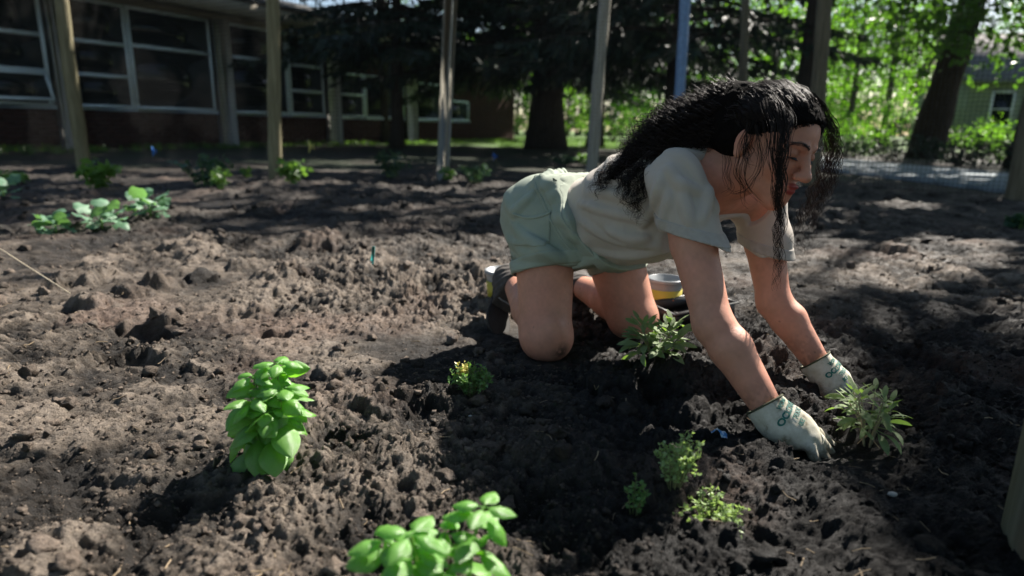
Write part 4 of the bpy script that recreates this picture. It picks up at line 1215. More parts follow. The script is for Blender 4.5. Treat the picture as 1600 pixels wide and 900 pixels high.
M_SAGE = leaf_mat('sage_leaf', (.17, .23, .11), (.30, .34, .24), (.30, .52, .06), .28, .6, .2, 60, .5, .35)
M_SSTEM = simple('sage_stem', (.24, .22, .13), .7, .25, 90)
M_ROOT = simple('pale_root', (.36, .26, .16), .8, .3, 120)
SAGE = [leaf_mesh('sage_leaf', M_SAGE, 1, w_, 9, 4, d, .45, .5, .05, .34, 10 + i, .22) for i, (w_, d) in enumerate(((.30, .6), (.33, 1.0), (.27, 1.4), (.36, .3)))]
def sage(label, x, y, h, spread, nst, npr, size, lean=(0, 0), roots=False):
    z0 = gz(x, y) - .004
    root = empty('sage_plant', (x, y, z0)); tag(root, label, 'sage plant', 'sage plants in the bed')
    for i in range(nst):
        a0 = i / nst * 6.28 + RP.random(); r_ = spread * RP.uniform(.3, .8)
        tipp = np.array([x + lean[0] + math.cos(a0) * r_, y + lean[1] + math.sin(a0) * r_, z0 + h * RP.uniform(.65, 1.0)])
        p = catmull([(x + .2 * r_ * math.cos(a0), y + .2 * r_ * math.sin(a0), z0 - .012), (x + math.cos(a0) * r_ * .5 + lean[0] * .4, y + math.sin(a0) * r_ * .5 + lean[1] * .4, z0 + h * .35), tipp], 16)
        b = MB(); b.tube(p, np.linspace(.0024, .0012, 16), 6); b.build('stem', M_SSTEM, root)
        ph = RP.random() * 3
        for k in range(npr):
            u = .38 + .62 * (k + .6) / npr; q = p[min(15, int(u * 15))]; ph += 1.57 + RP.normal() * .3
            for a in (ph, ph + math.pi):
                el = .1 + .55 * (u - .5) + RP.normal() * .25
                d = np.array([math.cos(a) * math.cos(el), math.sin(a) * math.cos(el), math.sin(el)]) + .35 * np.array([math.cos(a0), math.sin(a0), 0])
                put_leaf(SAGE[RP.integers(0, 4)], root, q, d, np.array([0, 0, 1.]) + .3 * RP.normal(size=3), size * RP.uniform(.75, 1.15) * (1.1 - .35 * u))
        for a in (ph, ph + 2.1, ph + 4.2):
            put_leaf(SAGE[3], root, p[-1], np.array([math.cos(a) * .7, math.sin(a) * .7, .7]), np.array([0, 0, 1.]), size * .55)
    if roots:
        for i in range(5):
            a = RP.random() * 6.28
            pts = [(x, y, z0 + .012), (x + .012 * math.cos(a), y + .012 * math.sin(a) - .004, z0 + .004), (x + .022 * math.cos(a), y + .02 * math.sin(a) - .008, z0 - .004)]
            b = MB(); b.tube(catmull(pts, 8), np.linspace(.0014, .0007, 8), 5); b.build('root', M_ROOT, root)
    return root
sx_, sy_ = (0.3498, 1.4829)
sage('grey green sage on the low soil mound in front of the kneeling knees', sx_, sy_, .085, .100, 9, 4, .066)
sx_, sy_ = (0.6932, 1.1438)
sage('sage being set into the soil between the two gloved hands', sx_, sy_, .098, .072, 9, 3, .052, (-.004, .01), True)

# fine-leaved herbs: leaves far too small to count
def sprig_mesh(x, y, z0, h, spread, nst, per, leaf, up=1.0, lean=(0, 0), seed=0, droop=0.0, stem_r=.0008):
    r = np.random.default_rng(seed); V = []; Q = []; stems = MB(); n = 0
    for i in range(nst):
        a0 = r.random() * 6.28; rr = spread * math.sqrt(r.random())
        tipp = np.array([x + lean[0] + rr * math.cos(a0), y + lean[1] + rr * math.sin(a0), z0 + h * r.uniform(.55, 1.0) * (1 - .35 * rr / spread)])
        p = catmull([(x + rr * .25 * math.cos(a0), y + rr * .25 * math.sin(a0), z0 - .004), (x + rr * .65 * math.cos(a0) + lean[0] * .4, y + rr * .65 * math.sin(a0) + lean[1] * .4, z0 + h * .4 * up), tipp], 14)
        stems.tube(p, np.linspace(stem_r * 1.3, stem_r * .5, 14), 4)
        for k in range(per):
            u = .2 + .8 * (k + r.random()) / per
            q = np.array([np.interp(u * 13, np.arange(14), p[:, c]) for c in range(3)])
            a = r.random() * 6.28; el = r.normal() * .5 + .35 - droop
            d = np.array([math.cos(a) * math.cos(el), math.sin(a) * math.cos(el), math.sin(el)])
            s = np.cross(d, r.normal(size=3)); s /= np.linalg.norm(s); nn = np.cross(d, s)
            L = leaf * r.uniform(.6, 1.3); W = L * .28
            V += [q, q + d * L * .5 + s * W + nn * L * .06, q + d * L - nn * L * .1, q + d * L * .5 - s * W + nn * L * .06]
            Q.append([n, n + 1, n + 2, n + 3]); n += 4
    return np.array(V), np.array(Q), stems
def herb(name, label, cat, group, mat, stem_mat, x, y, *a, **k):
    z0 = gz(x, y) - .003
    root = empty(name, (x, y, z0)); tag(root, label, cat, group)
    V, Q, st = sprig_mesh(x, y, z0, *a, **k)
    tag(link('foliage', mesh_np('foliage', V, Q, False), mat, root), kind='stuff')
    tag(st.build('stems', stem_mat, root), kind='stuff')
    return root
M_THY = leaf_mat('thyme_leaf', (.10, .20, .06), None, (.20, .40, .06), .3, .5)
M_THYP = leaf_mat('pale_thyme_leaf', (.24, .34, .14), None, (.34, .50, .12), .35, .5)
M_THYY = leaf_mat('yellow_thyme_leaf', (.55, .50, .16), None, (.6, .55, .12), .3, .5)
M_HST = simple('herb_stem', (.17, .18, .08), .7)
x_, y_ = (-0.0842, 1.3245)
hb = herb('thyme_plant', 'small round thyme with yellow tips in the shadow beside the near knee', 'thyme plant', 'thyme plants in the bed', M_THY, M_HST, x_, y_, .085, .055, 46, 22, .0095, seed=3)
V, Q, st = sprig_mesh(x_ - .024, y_ + .006, gz(x_, y_) + .02, .07, .018, 10, 22, .0085, seed=9)
tag(link('yellow_tip', mesh_np('yellow_tip', V, Q, False), M_THYY, hb, ), kind='stuff')
x_, y_ = (0.2677, 0.9386)
herb('thyme_plant', 'upright pale thyme clump standing in the dark shadow below the far glove', 'thyme plant', 'thyme plants in the bed', M_THYP, M_HST, x_, y_, .115, .042, 34, 26, .0085, lean=(.008, 0), seed=4)
x_, y_ = (0.1954, 0.8978)
herb('thyme_plant', 'thin wispy thyme sprig left of the upright pale thyme', 'thyme plant', 'thyme plants in the bed', M_THY, M_HST, x_, y_, .085, .026, 8, 20, .0085, seed=5)
x_, y_ = (0.3175, 0.9009)
herb('thyme_plant', 'low creeping thyme lying on the soil right of the upright pale thyme', 'thyme plant', 'thyme plants in the bed', M_THYP, M_HST, x_, y_, .052, .066, 42, 22, .0085, seed=6)

# seedlings further back
M_BRAS = leaf_mat('brassica_leaf', (.11, .21, .13), (.16, .25, .17), (.22, .48, .10), .28, .5, .25, 30, .3, .4)
BRAS = [leaf_mesh('brassica_leaf', M_BRAS, 1, .95, 8, 6, d, .45, .52, .22, .45, 30 + i) for i, d in enumerate((.3, .7, 1.0))]
def brassica(label, x, y, s, n, seed, group='broad leaved seedlings in the left bed'):
    r = np.random.default_rng(seed); z0 = gz(x, y)
    root = empty('brassica_seedling', (x, y, z0)); tag(root, label, 'seedling', group)
    b = MB(); b.tube([(x, y, z0 - .02), (x + .005, y, z0 + .05), (x, y, z0 + s * .5)], [.006, .005, .003], 6); b.build('stem', M_BSTEM, root)
    for i in range(n):
        a = i * 2.4 + r.normal() * .3; el = .1 + .9 * i / n
        d = np.array([math.cos(a) * math.cos(el), math.sin(a) * math.cos(el), math.sin(el)])
        put_leaf(BRAS[r.integers(0, 3)], root, np.array([x, y, z0 + s * (.15 + .4 * i / n)]), d, np.array([0, 0, 1.]) + .3 * r.normal(size=3), s * r.uniform(.62, .95))
for k, (px_, lab, s, n) in enumerate(((((-2.4673, 3.4373)), 'leftmost of the three broad leaved seedlings in the left bed', .115, 15), (((-2.3101, 3.5853)), 'middle of the three broad leaved seedlings in the left bed', .125, 15), (((-2.2486, 3.9729)), 'bluish rightmost of the three broad leaved seedlings in the left bed', .130, 16))):
    brassica(lab, *px_, s, n, 60 + k)
brassica('low bluish seedling cut off by the left edge below the fern-like one', *(-3.6653, 4.6371), .13, 9, 71)
M_TOM = leaf_mat('tomato_leaf', (.085, .17, .045), None, (.26, .50, .06), .34, .5)
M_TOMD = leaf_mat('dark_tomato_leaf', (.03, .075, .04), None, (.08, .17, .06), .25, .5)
def tomato(label, x, y, h, spread, n, mat, seed, leaf=.055, lean=(0, 0)):
    return herb('tomato_seedling', label, 'seedling', 'leafy seedlings along the fence', mat, M_BSTEM, x, y, h, spread, n, 11, leaf, lean=lean, seed=seed, droop=.5, stem_r=.003)
tomato('tall drooping tomato seedling leaning on the foot of the leftmost fence post', *(-3.7414, 5.7974), .42, .17, 13, M_TOM, 1, .09, (.03, 0))
tomato('dark bushy tomato seedling in shade left of the second fence post', *(-2.9937, 6.3118), .42, .26, 16, M_TOMD, 2, .09)
tomato('sunlit small tomato seedling at the front of the dark bushy one', *(-2.5445, 5.6334), .22, .09, 8, M_TOM, 3, .06)
tomato('tomato seedling under the yellow flag right of the second fence post', *(-2.2252, 6.5884), .36, .16, 12, M_TOM, 4, .08)
tomato('thin little seedling between the dark bush and second fence post', *(-2.9861, 7.2828), .22, .06, 5, M_TOM, 5, .05)
tomato('teal dark seedling in the shade left of the pale square fence post', *(-1.4219, 7.5871), .42, .24, 14, M_TOMD, 6, .08)
tomato('low seedling with sun on it at the foot of the pale square post', *(-0.7322, 7.2582), .18, .10, 7, M_TOM, 7, .06)
tomato('wide dark seedling behind the sunlit soil left of her back', *(-0.3906, 6.9056), .26, .26, 12, M_TOMD, 8, .07)
tomato('fern-like seedling at the left edge of the bed', *(-5.0121, 6.4745), .16, .22, 12, M_TOM, 9, .07)
tomato('small seedling just above the belt line behind the fourth fence post', *(1.2410, 11.6445), .22, .18, 10, M_TOM, 10, .09)
tomato('dark small seedling left of the one behind the fourth fence post', *(0.8693, 11.5412), .22, .18, 10, M_TOMD, 11, .09)
tomato('dark seedling at the right edge below the foot of the right post', *(3.4876, 4.4245), .16, .12, 9, M_TOMD, 12, .06)

# ================================================================== SMALL THINGS
M_WIRE = simple('flag_wire', (.25, .25, .24), .4, metal=.8)
def flag(label, x, y, z, c, s=.075, h=.42):
    z0 = gz(x, y)
    root = empty('marker_flag', (x, y, z0)); tag(root, label, 'marker flag', 'little marker flags in the bed')
    b = MB(); b.tube([(x, y, z0 - .05), (x + .004, y, z0 + h * .5), (x, y, z0 + h)], .0022, 5); b.build('wire', M_WIRE, root)
    n = 6; V = []
    for i in range(n):
        u = i / (n - 1)
        for v in (0, 1):
            for t_ in (0, .0008):
                V.append((x + u * s * .55, y + .012 * math.sin(u * 5) + t_, z0 + h - v * s * (1.25 - .95 * u) - u * s * .9 * (1 - v) + .0))
    Q = []
    for i in range(n - 1):
        a = i * 4; b_ = a + 4
        Q += [[a, a + 2, b_ + 2, b_], [a + 1, b_ + 1, b_ + 3, a + 3], [a, b_, b_ + 1, a + 1], [a + 2, a + 3, b_ + 3, b_ + 2]]
    m = MB(); m.add(V, Q); m.build('pennant', simple('flag_' + label.split()[0], c, .5), root, False)
flag('blue marker flag in front of the brick wall between the two left posts', *(-4.9403, 8.9508), 0, (.02, .22, .75), .13, .30)
flag('yellow marker flag right of the second fence post', *(-2.4694, 7.8857), 0, (.80, .72, .22), .14, .40)
flag('blue marker flag left of the big dark tree trunk', *(-0.3248, 10.1096), 0, (.02, .16, .60), .13, .26)
# teal plant label standing in the soil
x_, y_ = (-0.5861, 2.6463); z_ = gz(x_, y_)
m = MB(); m.box((x_, y_, z_ + .035), (.007, .0009, .055), np.array(Matrix.Rotation(.12, 3, 'Y')), .0006); m.box((x_ + .0, y_, z_ - .015), (.004, .0008, .02))
tag(m.build('plant_label', simple('teal_plastic', (.03, .36, .34), .35)), 'narrow teal plant label stuck upright in the sunlit soil', 'plant label')
# crumpled blue scrap half buried
x_, y_ = (0.4076, 1.1401); z_ = gz(x_, y_)
u = np.linspace(0, 1, 12); c0 = np.stack([x_ - .012 + .026 * u, y_ + .012 - .030 * u, z_ + .008 + .007 * np.sin(u * 5)], 1)
V = []; 
for i, p in enumerate(c0):
    s_ = .0065 * (1 + .35 * math.sin(i * 2.1)); tl = .5 * math.sin(i * 1.3)
    for sg, hh in ((-1, 0), (1, 0), (1, .0007), (-1, .0007)): V.append(p + np.array([.75 * sg * s_, .5 * sg * s_, sg * s_ * tl + hh]))
V = np.array(V); k = np.arange(11)[:, None] * 4
Q = np.concatenate([np.stack([k[:, 0] + a, k[:, 0] + b_, k[:, 0] + b_ + 4, k[:, 0] + a + 4], 1) for a, b_ in ((0, 1), (1, 2), (2, 3), (3, 0))])
m = MB(); m.add(V, Q)
t = NT('blue_white_scrap'); cc = t.ramp(t.noise(70, 3, vec=t.coord()).outputs[0], [(.42, (.05, .22, .50)), (.52, (.60, .68, .72))])
tag(m.build('plastic_scrap', t.done(t.pbsdf(color=cc, rough=.4))), 'crumpled blue and white plastic scrap in the soil left of the near glove', 'scrap')
# taut string at the left
a = np.array(list((-1.4721, 2.0738)) + [0.0]); a[2] = gz(a[0], a[1]) + .004; b_ = np.array((-2.6571, 2.9000, 0.2481))
m = MB(); m.tube(a + (b_ - a) * np.linspace(0, 1, 12)[:, None], .0018, 5)
tag(m.build('string', simple('pale_twine', (.55, .47, .34), .9)), 'taut pale string running into the soil from the left edge', 'string')

# pails with yellow labels
M_PAIL = simple('grey_plastic', (.25, .27, .285), .3, .08, 20)
M_YEL = simple('yellow_label', (.42, .35, .035), .45, .06, 30)
M_WHT = simple('white_print', (.75, .75, .73), .5, .05)
M_INK = simple('black_print', (.02, .02, .022), .5)
M_ORG = simple('orange_print', (.62, .16, .03), .5)
M_BLU = simple('blue_print', (.10, .32, .50), .5)
def pail(label, x, y, r, h, face, tilt=0.0):
    z0 = gz(x, y) - .004
    root = empty('pail', (x, y, z0)); tag(root, label, 'pail', 'plastic pails behind her')
    R = np.array(Matrix.Rotation(tilt, 3, 'Y'))
    o = np.array([x, y, z0])
    b = MB(); b.lathe([(.001, .004), (r * .80, .002), (r * .82, 0), (r * .86, h * .3), (r * .98, h * .96), (r * .98, h), (r * .93, h), (r * .80, .012), (.001, .010)], o, 40, R)
    b.build('bucket_wall', M_PAIL, root)
    b = MB(); b.lathe([(r * .985, h * .90), (r * 1.05, h * .905), (r * 1.07, h * .93), (r * 1.07, h * .985), (r * 1.05, h * 1.01), (r * .94, h * 1.01), (r * .94, h * .985)], o, 40, R)
    b.build('rim', M_PAIL, root)
    def patch(a0, a1, f0, f1, off, mat, name, nu=14):
        V = []; 
        for i in range(nu):
            a = a0 + (a1 - a0) * i / (nu - 1)
            for f in (f0, f1):
                for e in (off, off + .0007):
                    rr = r * (.82 + .16 * f) + e
                    V.append((rr * math.cos(a), rr * math.sin(a), h * f))
        k = np.arange(nu - 1) * 4
        Q = np.concatenate([np.stack([k + p, k + q, k + q + 4, k + p + 4], 1) for p, q in ((0, 2), (2, 3), (3, 1), (1, 0))])
        m = MB(); m.add(np.array(V) @ R.T + o, Q); m.build(name, mat, root)
    patch(face - 1.5, face + 1.5, .12, .72, .002, M_YEL, 'paper_label')
    patch(face - 1.5, face + 1.5, .05, .13, .0032, M_WHT, 'label_edge')
    for (rad, mat, off, half) in ((.105, M_INK, .0036, 0), (.080, M_ORG, .0046, 1), (.080, M_BLU, .0046, -1)):
        V = [(0, 0)]; n = 20
        an = np.linspace(0, 2 * math.pi, n + 1) if half == 0 else (np.linspace(.12, math.pi - .12, n + 1) if half == 1 else np.linspace(math.pi + .12, 2 * math.pi - .12, n + 1))
        V += [(math.cos(a_), math.sin(a_)) for a_ in an]
        V = np.array(V) * rad * 1.6
        f = .42 + V[:, 1] * .62 * r / h * 1.6; aa = face + V[:, 0] * 1.0
        rr = r * (.82 + .16 * f) + off
        W = np.stack([rr * np.cos(aa), rr * np.sin(aa), h * f], 1)
        m = MB(); m.add(W @ R.T + o, None, [[0, i + 1, i + 2] for i in range(n)]); m.build('emblem', mat, root)
x_, y_ = (-0.0328, 2.0590); pail('grey pail with a yellow label standing behind the near shoe', x_ + .005, y_ + .12, .064, .125, -1.9)
x_, y_ = (0.4965, 2.0347); pail('pail with yellow label and round emblem behind the near arm', x_ + .022, y_ + .08, .058, .118, -1.35)

# black nursery tray behind the arm
M_BLK = simple('black_plastic', (.012, .012, .013), .45, .2, 40, bump=.2, bscale=60)
x_, y_ = (0.5744, 1.9336); z_ = gz(x_, y_)
root = empty('nursery_tray', (x_, y_ + .06, z_), .35); tag(root, 'black plastic nursery tray lying on the soil behind the near arm', 'tray')
R = np.array(Matrix.Rotation(.35, 3, 'Z') @ Matrix.Rotation(-.10, 3, 'Y'))
o = np.array([x_ + .01, y_ + .07, z_])
m = MB(); m.box(o + R @ [0, 0, .006], (.105, .07, .0015), R); m.build('base', M_BLK, root)
for c, hfs, ry in (((.0, -.072, .026), (.108, .0012, .022), None), ((.0, .072, .026), (.108, .0012, .022), None), ((-.108, 0, .026), (.0012, .07, .022), None), ((.108, 0, .026), (.0012, .07, .022), None)):
    m = MB(); m.box(o + R @ np.array(c), hfs, R); m.build('side', M_BLK, root)
m = MB()
for c, hfs in (((.0, -.078, .049), (.118, .006, .0014)), ((.0, .078, .049), (.118, .006, .0014)), ((-.113, 0, .049), (.005, .0715, .0014)), ((.113, 0, .049), (.005, .0715, .0014))): m.box(o + R @ np.array(c), hfs, R)
m.build('lip', M_BLK, root)

# ================================================================== FENCE
def wood(name, c0, c1, sc=3):
    t = NT(name); co = t.coord()
    g1 = t.noise(sc, 6, .65, vec=t.mapping(co, (14, 14, .9))).outputs[0]
    c = t.ramp(g1, [(.32, c0), (.66, c1)])
    return t.done(t.pbsdf(color=c, rough=.82, spec=.3, normal=t.bump(t.noise(9, 5, vec=t.mapping(co, (30, 30, 1.5))).outputs[0], .5, .004)))
M_W1 = wood('green_treated_wood', (.14, .125, .07), (.27, .24, .145))
M_W2 = wood('grey_weathered_wood', (.34, .32, .26), (.55, .52, .44))
M_W3 = wood('dark_wood', (.10, .085, .055), (.20, .17, .115))
M_BPOLE = simple('blue_paint', (.16, .27, .46), .5, .15, 20)
def post(label, base, top, r, mat, square=False, name='fence_post'):
    b0 = np.array(base, float); t0 = np.array(top, float)
    root = empty(name, tuple(b0)); tag(root, label, 'fence post', 'posts of the garden fence')
    d = nrm(t0 - b0)
    m = MB()
    if square:
        y = nrm(np.cross([0, 0, 1.], np.cross(d, [0.35, 1, 0]))) ; x = nrm(np.cross(y, d)); y = np.cross(d, x)
        Rm = np.stack([x, y, d], 1)
        L = np.linalg.norm(t0 - b0)
        m.box((b0 + t0) / 2 - d * .1, (r, r, L / 2 + .1), Rm, .008)
        m.build('timber', mat, root, False)
    else:
        u = np.linspace(-.04, 1, 26)[:, None]
        p = b0 + (t0 - b0) * u
        p = p + np.stack([.004 * np.sin(u[:, 0] * 7 + b0[0]), .004 * np.sin(u[:, 0] * 5 + 2), 0 * u[:, 0]], 1)
        m.tube(p, r * (1.05 - .12 * u[:, 0]) * (1 + .03 * np.sin(u[:, 0] * 23 + b0[0] * 3)), 16, True, .015)
        m.build('timber', mat, root)
    # staples that hold the net
    for k in range(4):
        q = b0 + d * (.35 + .5 * k) - np.array([0, r * 1.0, 0])
        s = MB(); s.tube([q + np.array([-.012, .004, 0]), q + np.array([-.012, -.006, 0]), q + np.array([.012, -.006, 0]), q + np.array([.012, .004, 0])], .0018, 4); s.build('staple', M_WIRE, root)
POSTS = [
    ('leftmost leaning olive brown fence post in front of the brick wall', (-5.607, 8.504, 0.0), (-5.582, 8.504, 2.300), 0.08, M_W1, False, 'fence_post'),
    ('round olive fence post second from the left, with sun on its right edge', (-2.623, 7.170, 0.0), (-2.494, 7.170, 2.300), 0.070, M_W1, False, 'fence_post'),
    ('pale grey square fence post left of the kneeling woman', (-0.814, 7.421, 0.0), (-0.679, 7.421, 2.300), 0.056, M_W2, True, 'fence_post'),
    ('brownish round fence post rising behind her lower back', (0.941, 7.946, 0.0), (1.023, 7.946, 2.300), 0.070, M_W2, False, 'fence_post'),
    ('blue painted metal pole rising behind her hair', (1.971, 7.944, 0.0), (1.919, 7.944, 2.300), 0.062, M_BPOLE, False, 'metal_pole'),
    ('slim wooden fence post just left of the top of her head', (3.171, 9.181, 0.0), (3.025, 9.181, 2.300), 0.058, M_W3, False, 'fence_post'),
    ('thick dark fence post rising behind the top of her head', (3.387, 7.391, 0.0), (3.253, 7.391, 2.300), 0.08, M_W3, False, 'fence_post'),
    ('dark round fence post at the right edge of the photo by the path', (4.877, 6.251, 0.0), (4.829, 6.251, 2.300), 0.11, M_W3, False, 'fence_post'),
]
for lab, b0, t0, r, mt, sq, nm in POSTS: post(lab, b0, t0, r, mt, sq, nm)
post('near olive fence post cut off by the lower right corner', (.790, .800, -.02), (.792, .802, 1.35), .060, M_W1, True)

# fine dark net strung along the posts
M_NET = simple('black_net', (.02, .02, .02), .6)
def net(p0, p1, h, cell, m):
    p0 = np.array(p0, float); p1 = np.array(p1, float); L = np.linalg.norm(p1 - p0); d = (p1 - p0) / L; nn = np.array([-d[1], d[0], 0.])
    hw = .0016
    V = []; Q = []; T = []
    def bar(a, b_, wd, dp):
        n = len(V) 
        for e in (a, b_):
            for (s1, s2) in ((-1, -1), (1, -1), (1, 1), (-1, 1)): V.append(e + wd * s1 + dp * s2)
        for k in range(4): Q.append([n + k, n + (k + 1) % 4, n + 4 + (k + 1) % 4, n + 4 + k])
    nv = int(L / cell)
    up = np.array([0, 0, 1.])
    for i in range(nv + 1):
        a = p0 + d * (i * cell) + nn * .01 * math.sin(i * .37); bar(a + up * .02, a + up * h, d * hw, nn * hw)
    for k in range(int(h / cell) + 1):
        z = .03 + k * cell
        for j in range(8): bar(p0 + (p1 - p0) * j / 8 + up * z, p0 + (p1 - p0) * (j + 1) / 8 + up * z, up * hw, nn * hw)
    m.add(np.array(V), np.array(Q))
net_root = empty('garden_net', (0, 7.3, 0)); tag(net_root, 'fine dark mesh net strung along the garden fence posts', 'net')
pp = [(-9.5, 9.6), (POSTS[0][1][0], POSTS[0][1][1]), (POSTS[1][1][0], POSTS[1][1][1]), (POSTS[2][1][0], POSTS[2][1][1]), (POSTS[4][1][0], POSTS[4][1][1]), (POSTS[6][1][0], POSTS[6][1][1]), (POSTS[7][1][0], POSTS[7][1][1])]
for i in range(len(pp) - 1):
    m = MB(); net((pp[i][0], pp[i][1] + .11, 0), (pp[i + 1][0], pp[i + 1][1] + .11, 0), 2.1, .042, m)
    tag(m.build('net_panel', M_NET, net_root, False), kind='stuff')

# ================================================================== SCHOOL BUILDING
FA = np.array([-10.112, 14.973, 0.]); FE = np.array([.484, .875, 0.]); FE /= np.linalg.norm(FE); FN = np.array([FE[1], -FE[0], 0.])
FR = np.stack([FE, -FN, np.array([0, 0, 1.])], 1)          # columns: along, inward, up
def fp(s, d, z): return FA + FE * s - FN * d + np.array([0, 0, z])     # d = depth into the wall
def fbox(m, s0, s1, d0, d1, z0, z1, bev=0.): m.box(fp((s0 + s1) / 2, (d0 + d1) / 2, (z0 + z1) / 2), (abs(s1 - s0) / 2, abs(d1 - d0) / 2, abs(z1 - z0) / 2), FR, bev)
t = NT('red_brick'); co = t.coord()
c = t.ramp(t.noise(7, 5, vec=co).outputs[0], [(.3, (.034, .013, .010)), (.7, (.064, .024, .017))])
M_BRICK = t.done(t.pbsdf(color=c, rough=.9, spec=.25, normal=t.bump(t.noise(80, 4, vec=co).outputs[0], .5, .004)))
M_MORT = simple('mortar', (.07, .055, .047), .95)
M_CREAM = simple('cream_paint', (.66, .65, .60), .65, .08, 6, bump=.15, bscale=60)
M_FRAME = simple('pale_blue_grey_frame', (.72, .83, .87), .5, .06, 8)
M_FASC = simple('fascia_boards', (.36, .31, .23), .7, .15, 4)
M_ROOFM = simple('dark_roofing', (.05, .048, .045), .9)
t = NT('window_glass')
M_GLASS = t.done(t.pbsdf(color=(.010, .013, .014), rough=.03, spec=.28))
bld = empty('school_building', tuple(FA)); tag(bld, 'low brick school building with pale window frames and cream pillars on the left', 'building')
# wall panels under and round the windows, laid of real bricks where they can be told apart
def bwall(s0, s1, z0, z1):
    m = MB(); fbox(m, s0, s1, .012, .25, z0, z1); return m.build('wall', M_MORT, bld, False)
brick_me = None
def brickwork(parent, s0, s1, z0, z1, bl=.40, bh=.10):
    global brick_me
    if brick_me is None:
        m = MB(); m.box((0, 0, 0), (.5, .5, .5), None, .04); brick_me = m.mesh('brick', False); brick_me.materials.append(M_BRICK)
    n = 0
    V = MB()
    rows = max(1, int(round((z1 - z0) / bh))); h_ = (z1 - z0) / rows
    for r in range(rows):
        s = s0 - (bl / 2 if r % 2 else 0)
        while s < s1 - .02:
            a, b_ = max(s, s0), min(s + bl, s1)
            if b_ - a > .05:
                V.box(fp((a + b_) / 2, .008 + RNG.uniform(-.002, .002), z0 + (r + .5) * h_), ((b_ - a) / 2 - .006, .012, h_ / 2 - .006), FR)
            s += bl
    return tag(V.build('brick_courses', M_BRICK, parent, False), kind='stuff')
for (s0, s1, z0, z1) in ((-9, -.15, -.2, .88), (.28, 3.93, -.2, .88), (4.42, 8.03, -.2, .86), (8.62, 12.17, -.2, .84), (12.81, 16.7, -.2, .82), (16.7, 20.85, -.2, 3.3), (13.0, 16.7, 2.32, 3.3), (8.62, 12.81, 2.36, 3.3), (14.9, 16.7, 1.72, 2.32)):
    wl = bwall(s0, s1, z0, z1); brickwork(wl, s0, s1, max(z0, -.1), z1)
# end wall and the body of the block behind
m = MB(); fbox(m, 20.60, 20.85, .25, 9, -.2, 3.3); wl = m.build('wall', M_BRICK, bld, False)
m = MB(); fbox(m, -9, 20.6, 8.75, 9, -.2, 3.3); m.build('wall', M_BRICK, bld, False)
m = MB(); fbox(m, -9, 20.6, .3, 8.7, -.25, -.06); m.build('floor', simple('dark_floor', (.05, .045, .04), .5), bld, False)
m = MB(); fbox(m, -9, 20.6, .3, 8.7, 3.1, 3.25); m.build('ceiling', simple('dull_ceiling', (.20, .20, .19), .9), bld, False)
for i, (s0, s1) in enumerate(((-.16, .28), (3.93, 4.42), (8.03, 8.62), (12.17, 12.81))):
    m = MB(); fbox(m, s0, s1, -.16, .26, -.2, 3.33 if i < 3 else 2.5, .012)
    pl = m.build('pillar', M_CREAM, bld, False)
    m = MB()
    for k in range(3): fbox(m, s0 + (s1 - s0) * (k + 1) / 4 - .008, s0 + (s1 - s0) * (k + 1) / 4 + .008, -.172, -.159, 0, 3.3 if i < 3 else 2.5)
    tag(m.build('ribs', M_CREAM, pl, False), kind='stuff')
def window(s0, s1, z0, z1, rails, fw=.07, name='window', hopper=None):
    m = MB()
    fbox(m, s0, s1, -.03, .07, z0 - .0, z0 + fw); fbox(m, s0, s1, -.03, .07, z1 - fw, z1)
    fbox(m, s0, s0 + fw, -.028, .068, z0 + fw, z1 - fw); fbox(m, s1 - fw, s1, -.028, .068, z0 + fw, z1 - fw)
    wo = m.build(name, M_FRAME, bld, False)
    m = MB(); fbox(m, s0 - .02, s1 + .02, -.09, -.031, z0 - .06, z0 + .02, .004); m.build('sill', M_FRAME, wo, False)
    zz = [z0 + fw] + list(rails) + [z1 - fw]
    for r in rails:
        m = MB(); fbox(m, s0 + fw + .002, s1 - fw - .002, -.026, .066, r - .04, r + .04); m.build('rail', M_FRAME, wo, False)
    for i in range(len(zz) - 1):
        a = zz[i] + (.04 if i else 0); b_ = zz[i + 1] - (.04 if i < len(zz) - 2 else 0)
        if hopper == i:
            # bottom pane pushed out at its foot
            L = b_ - a; ang = .34
            Rr = FR @ np.array(Matrix.Rotation(-ang, 3, 'X'))
            top = fp((s0 + s1) / 2, -.02, b_)
            q = MB()
            dn = Rr @ np.array([0, 0, -1.])
            for (ds, dz, hs, hz) in ((0, .03, (s1 - s0) / 2 - fw, .03), (0, L - .03, (s1 - s0) / 2 - fw, .03), (-(s1 - s0) / 2 + fw + .03, L / 2, .03, L / 2 - .062), ((s1 - s0) / 2 - fw - .03, L / 2, .03, L / 2 - .062)):
                q.box(top + dn * dz + FE * ds, (hs, .02, hz), Rr)
            sa = q.build('sash', M_FRAME, wo, False)
            q = MB(); q.box(top + dn * L / 2, ((s1 - s0) / 2 - fw - .06, .005, L / 2 - .06), Rr); q.build('pane', M_GLASS, wo, False)
        else:
            q = MB(); fbox(q, s0 + fw - .004, s1 - fw + .004, .020, .030, a - .004, b_ + .004); q.build('pane', M_GLASS, wo, False)
    return wo
T_ = 3.30
window(-3.9, -2.05, .92, T_, [2.40]); window(-1.95, -.20, .92, T_, [1.66, 2.40], hopper=0); window(-8.5, -4.1, .92, T_, [2.4])
window(.32, 1.62, .92, T_, [1.65, 2.38]); window(1.66, 3.90, .92, T_, [2.41])
window(4.45, 6.50, .90, T_, [2.42]); window(6.54, 8.00, .90, T_, [1.63, 2.39])
window(8.65, 9.90, .88, 2.34, [1.63]); window(9.94, 12.14, .88, 2.34, [])
window(12.85, 14.85, .86, 2.30, []); window(14.95, 16.66, .86, 1.70, [])
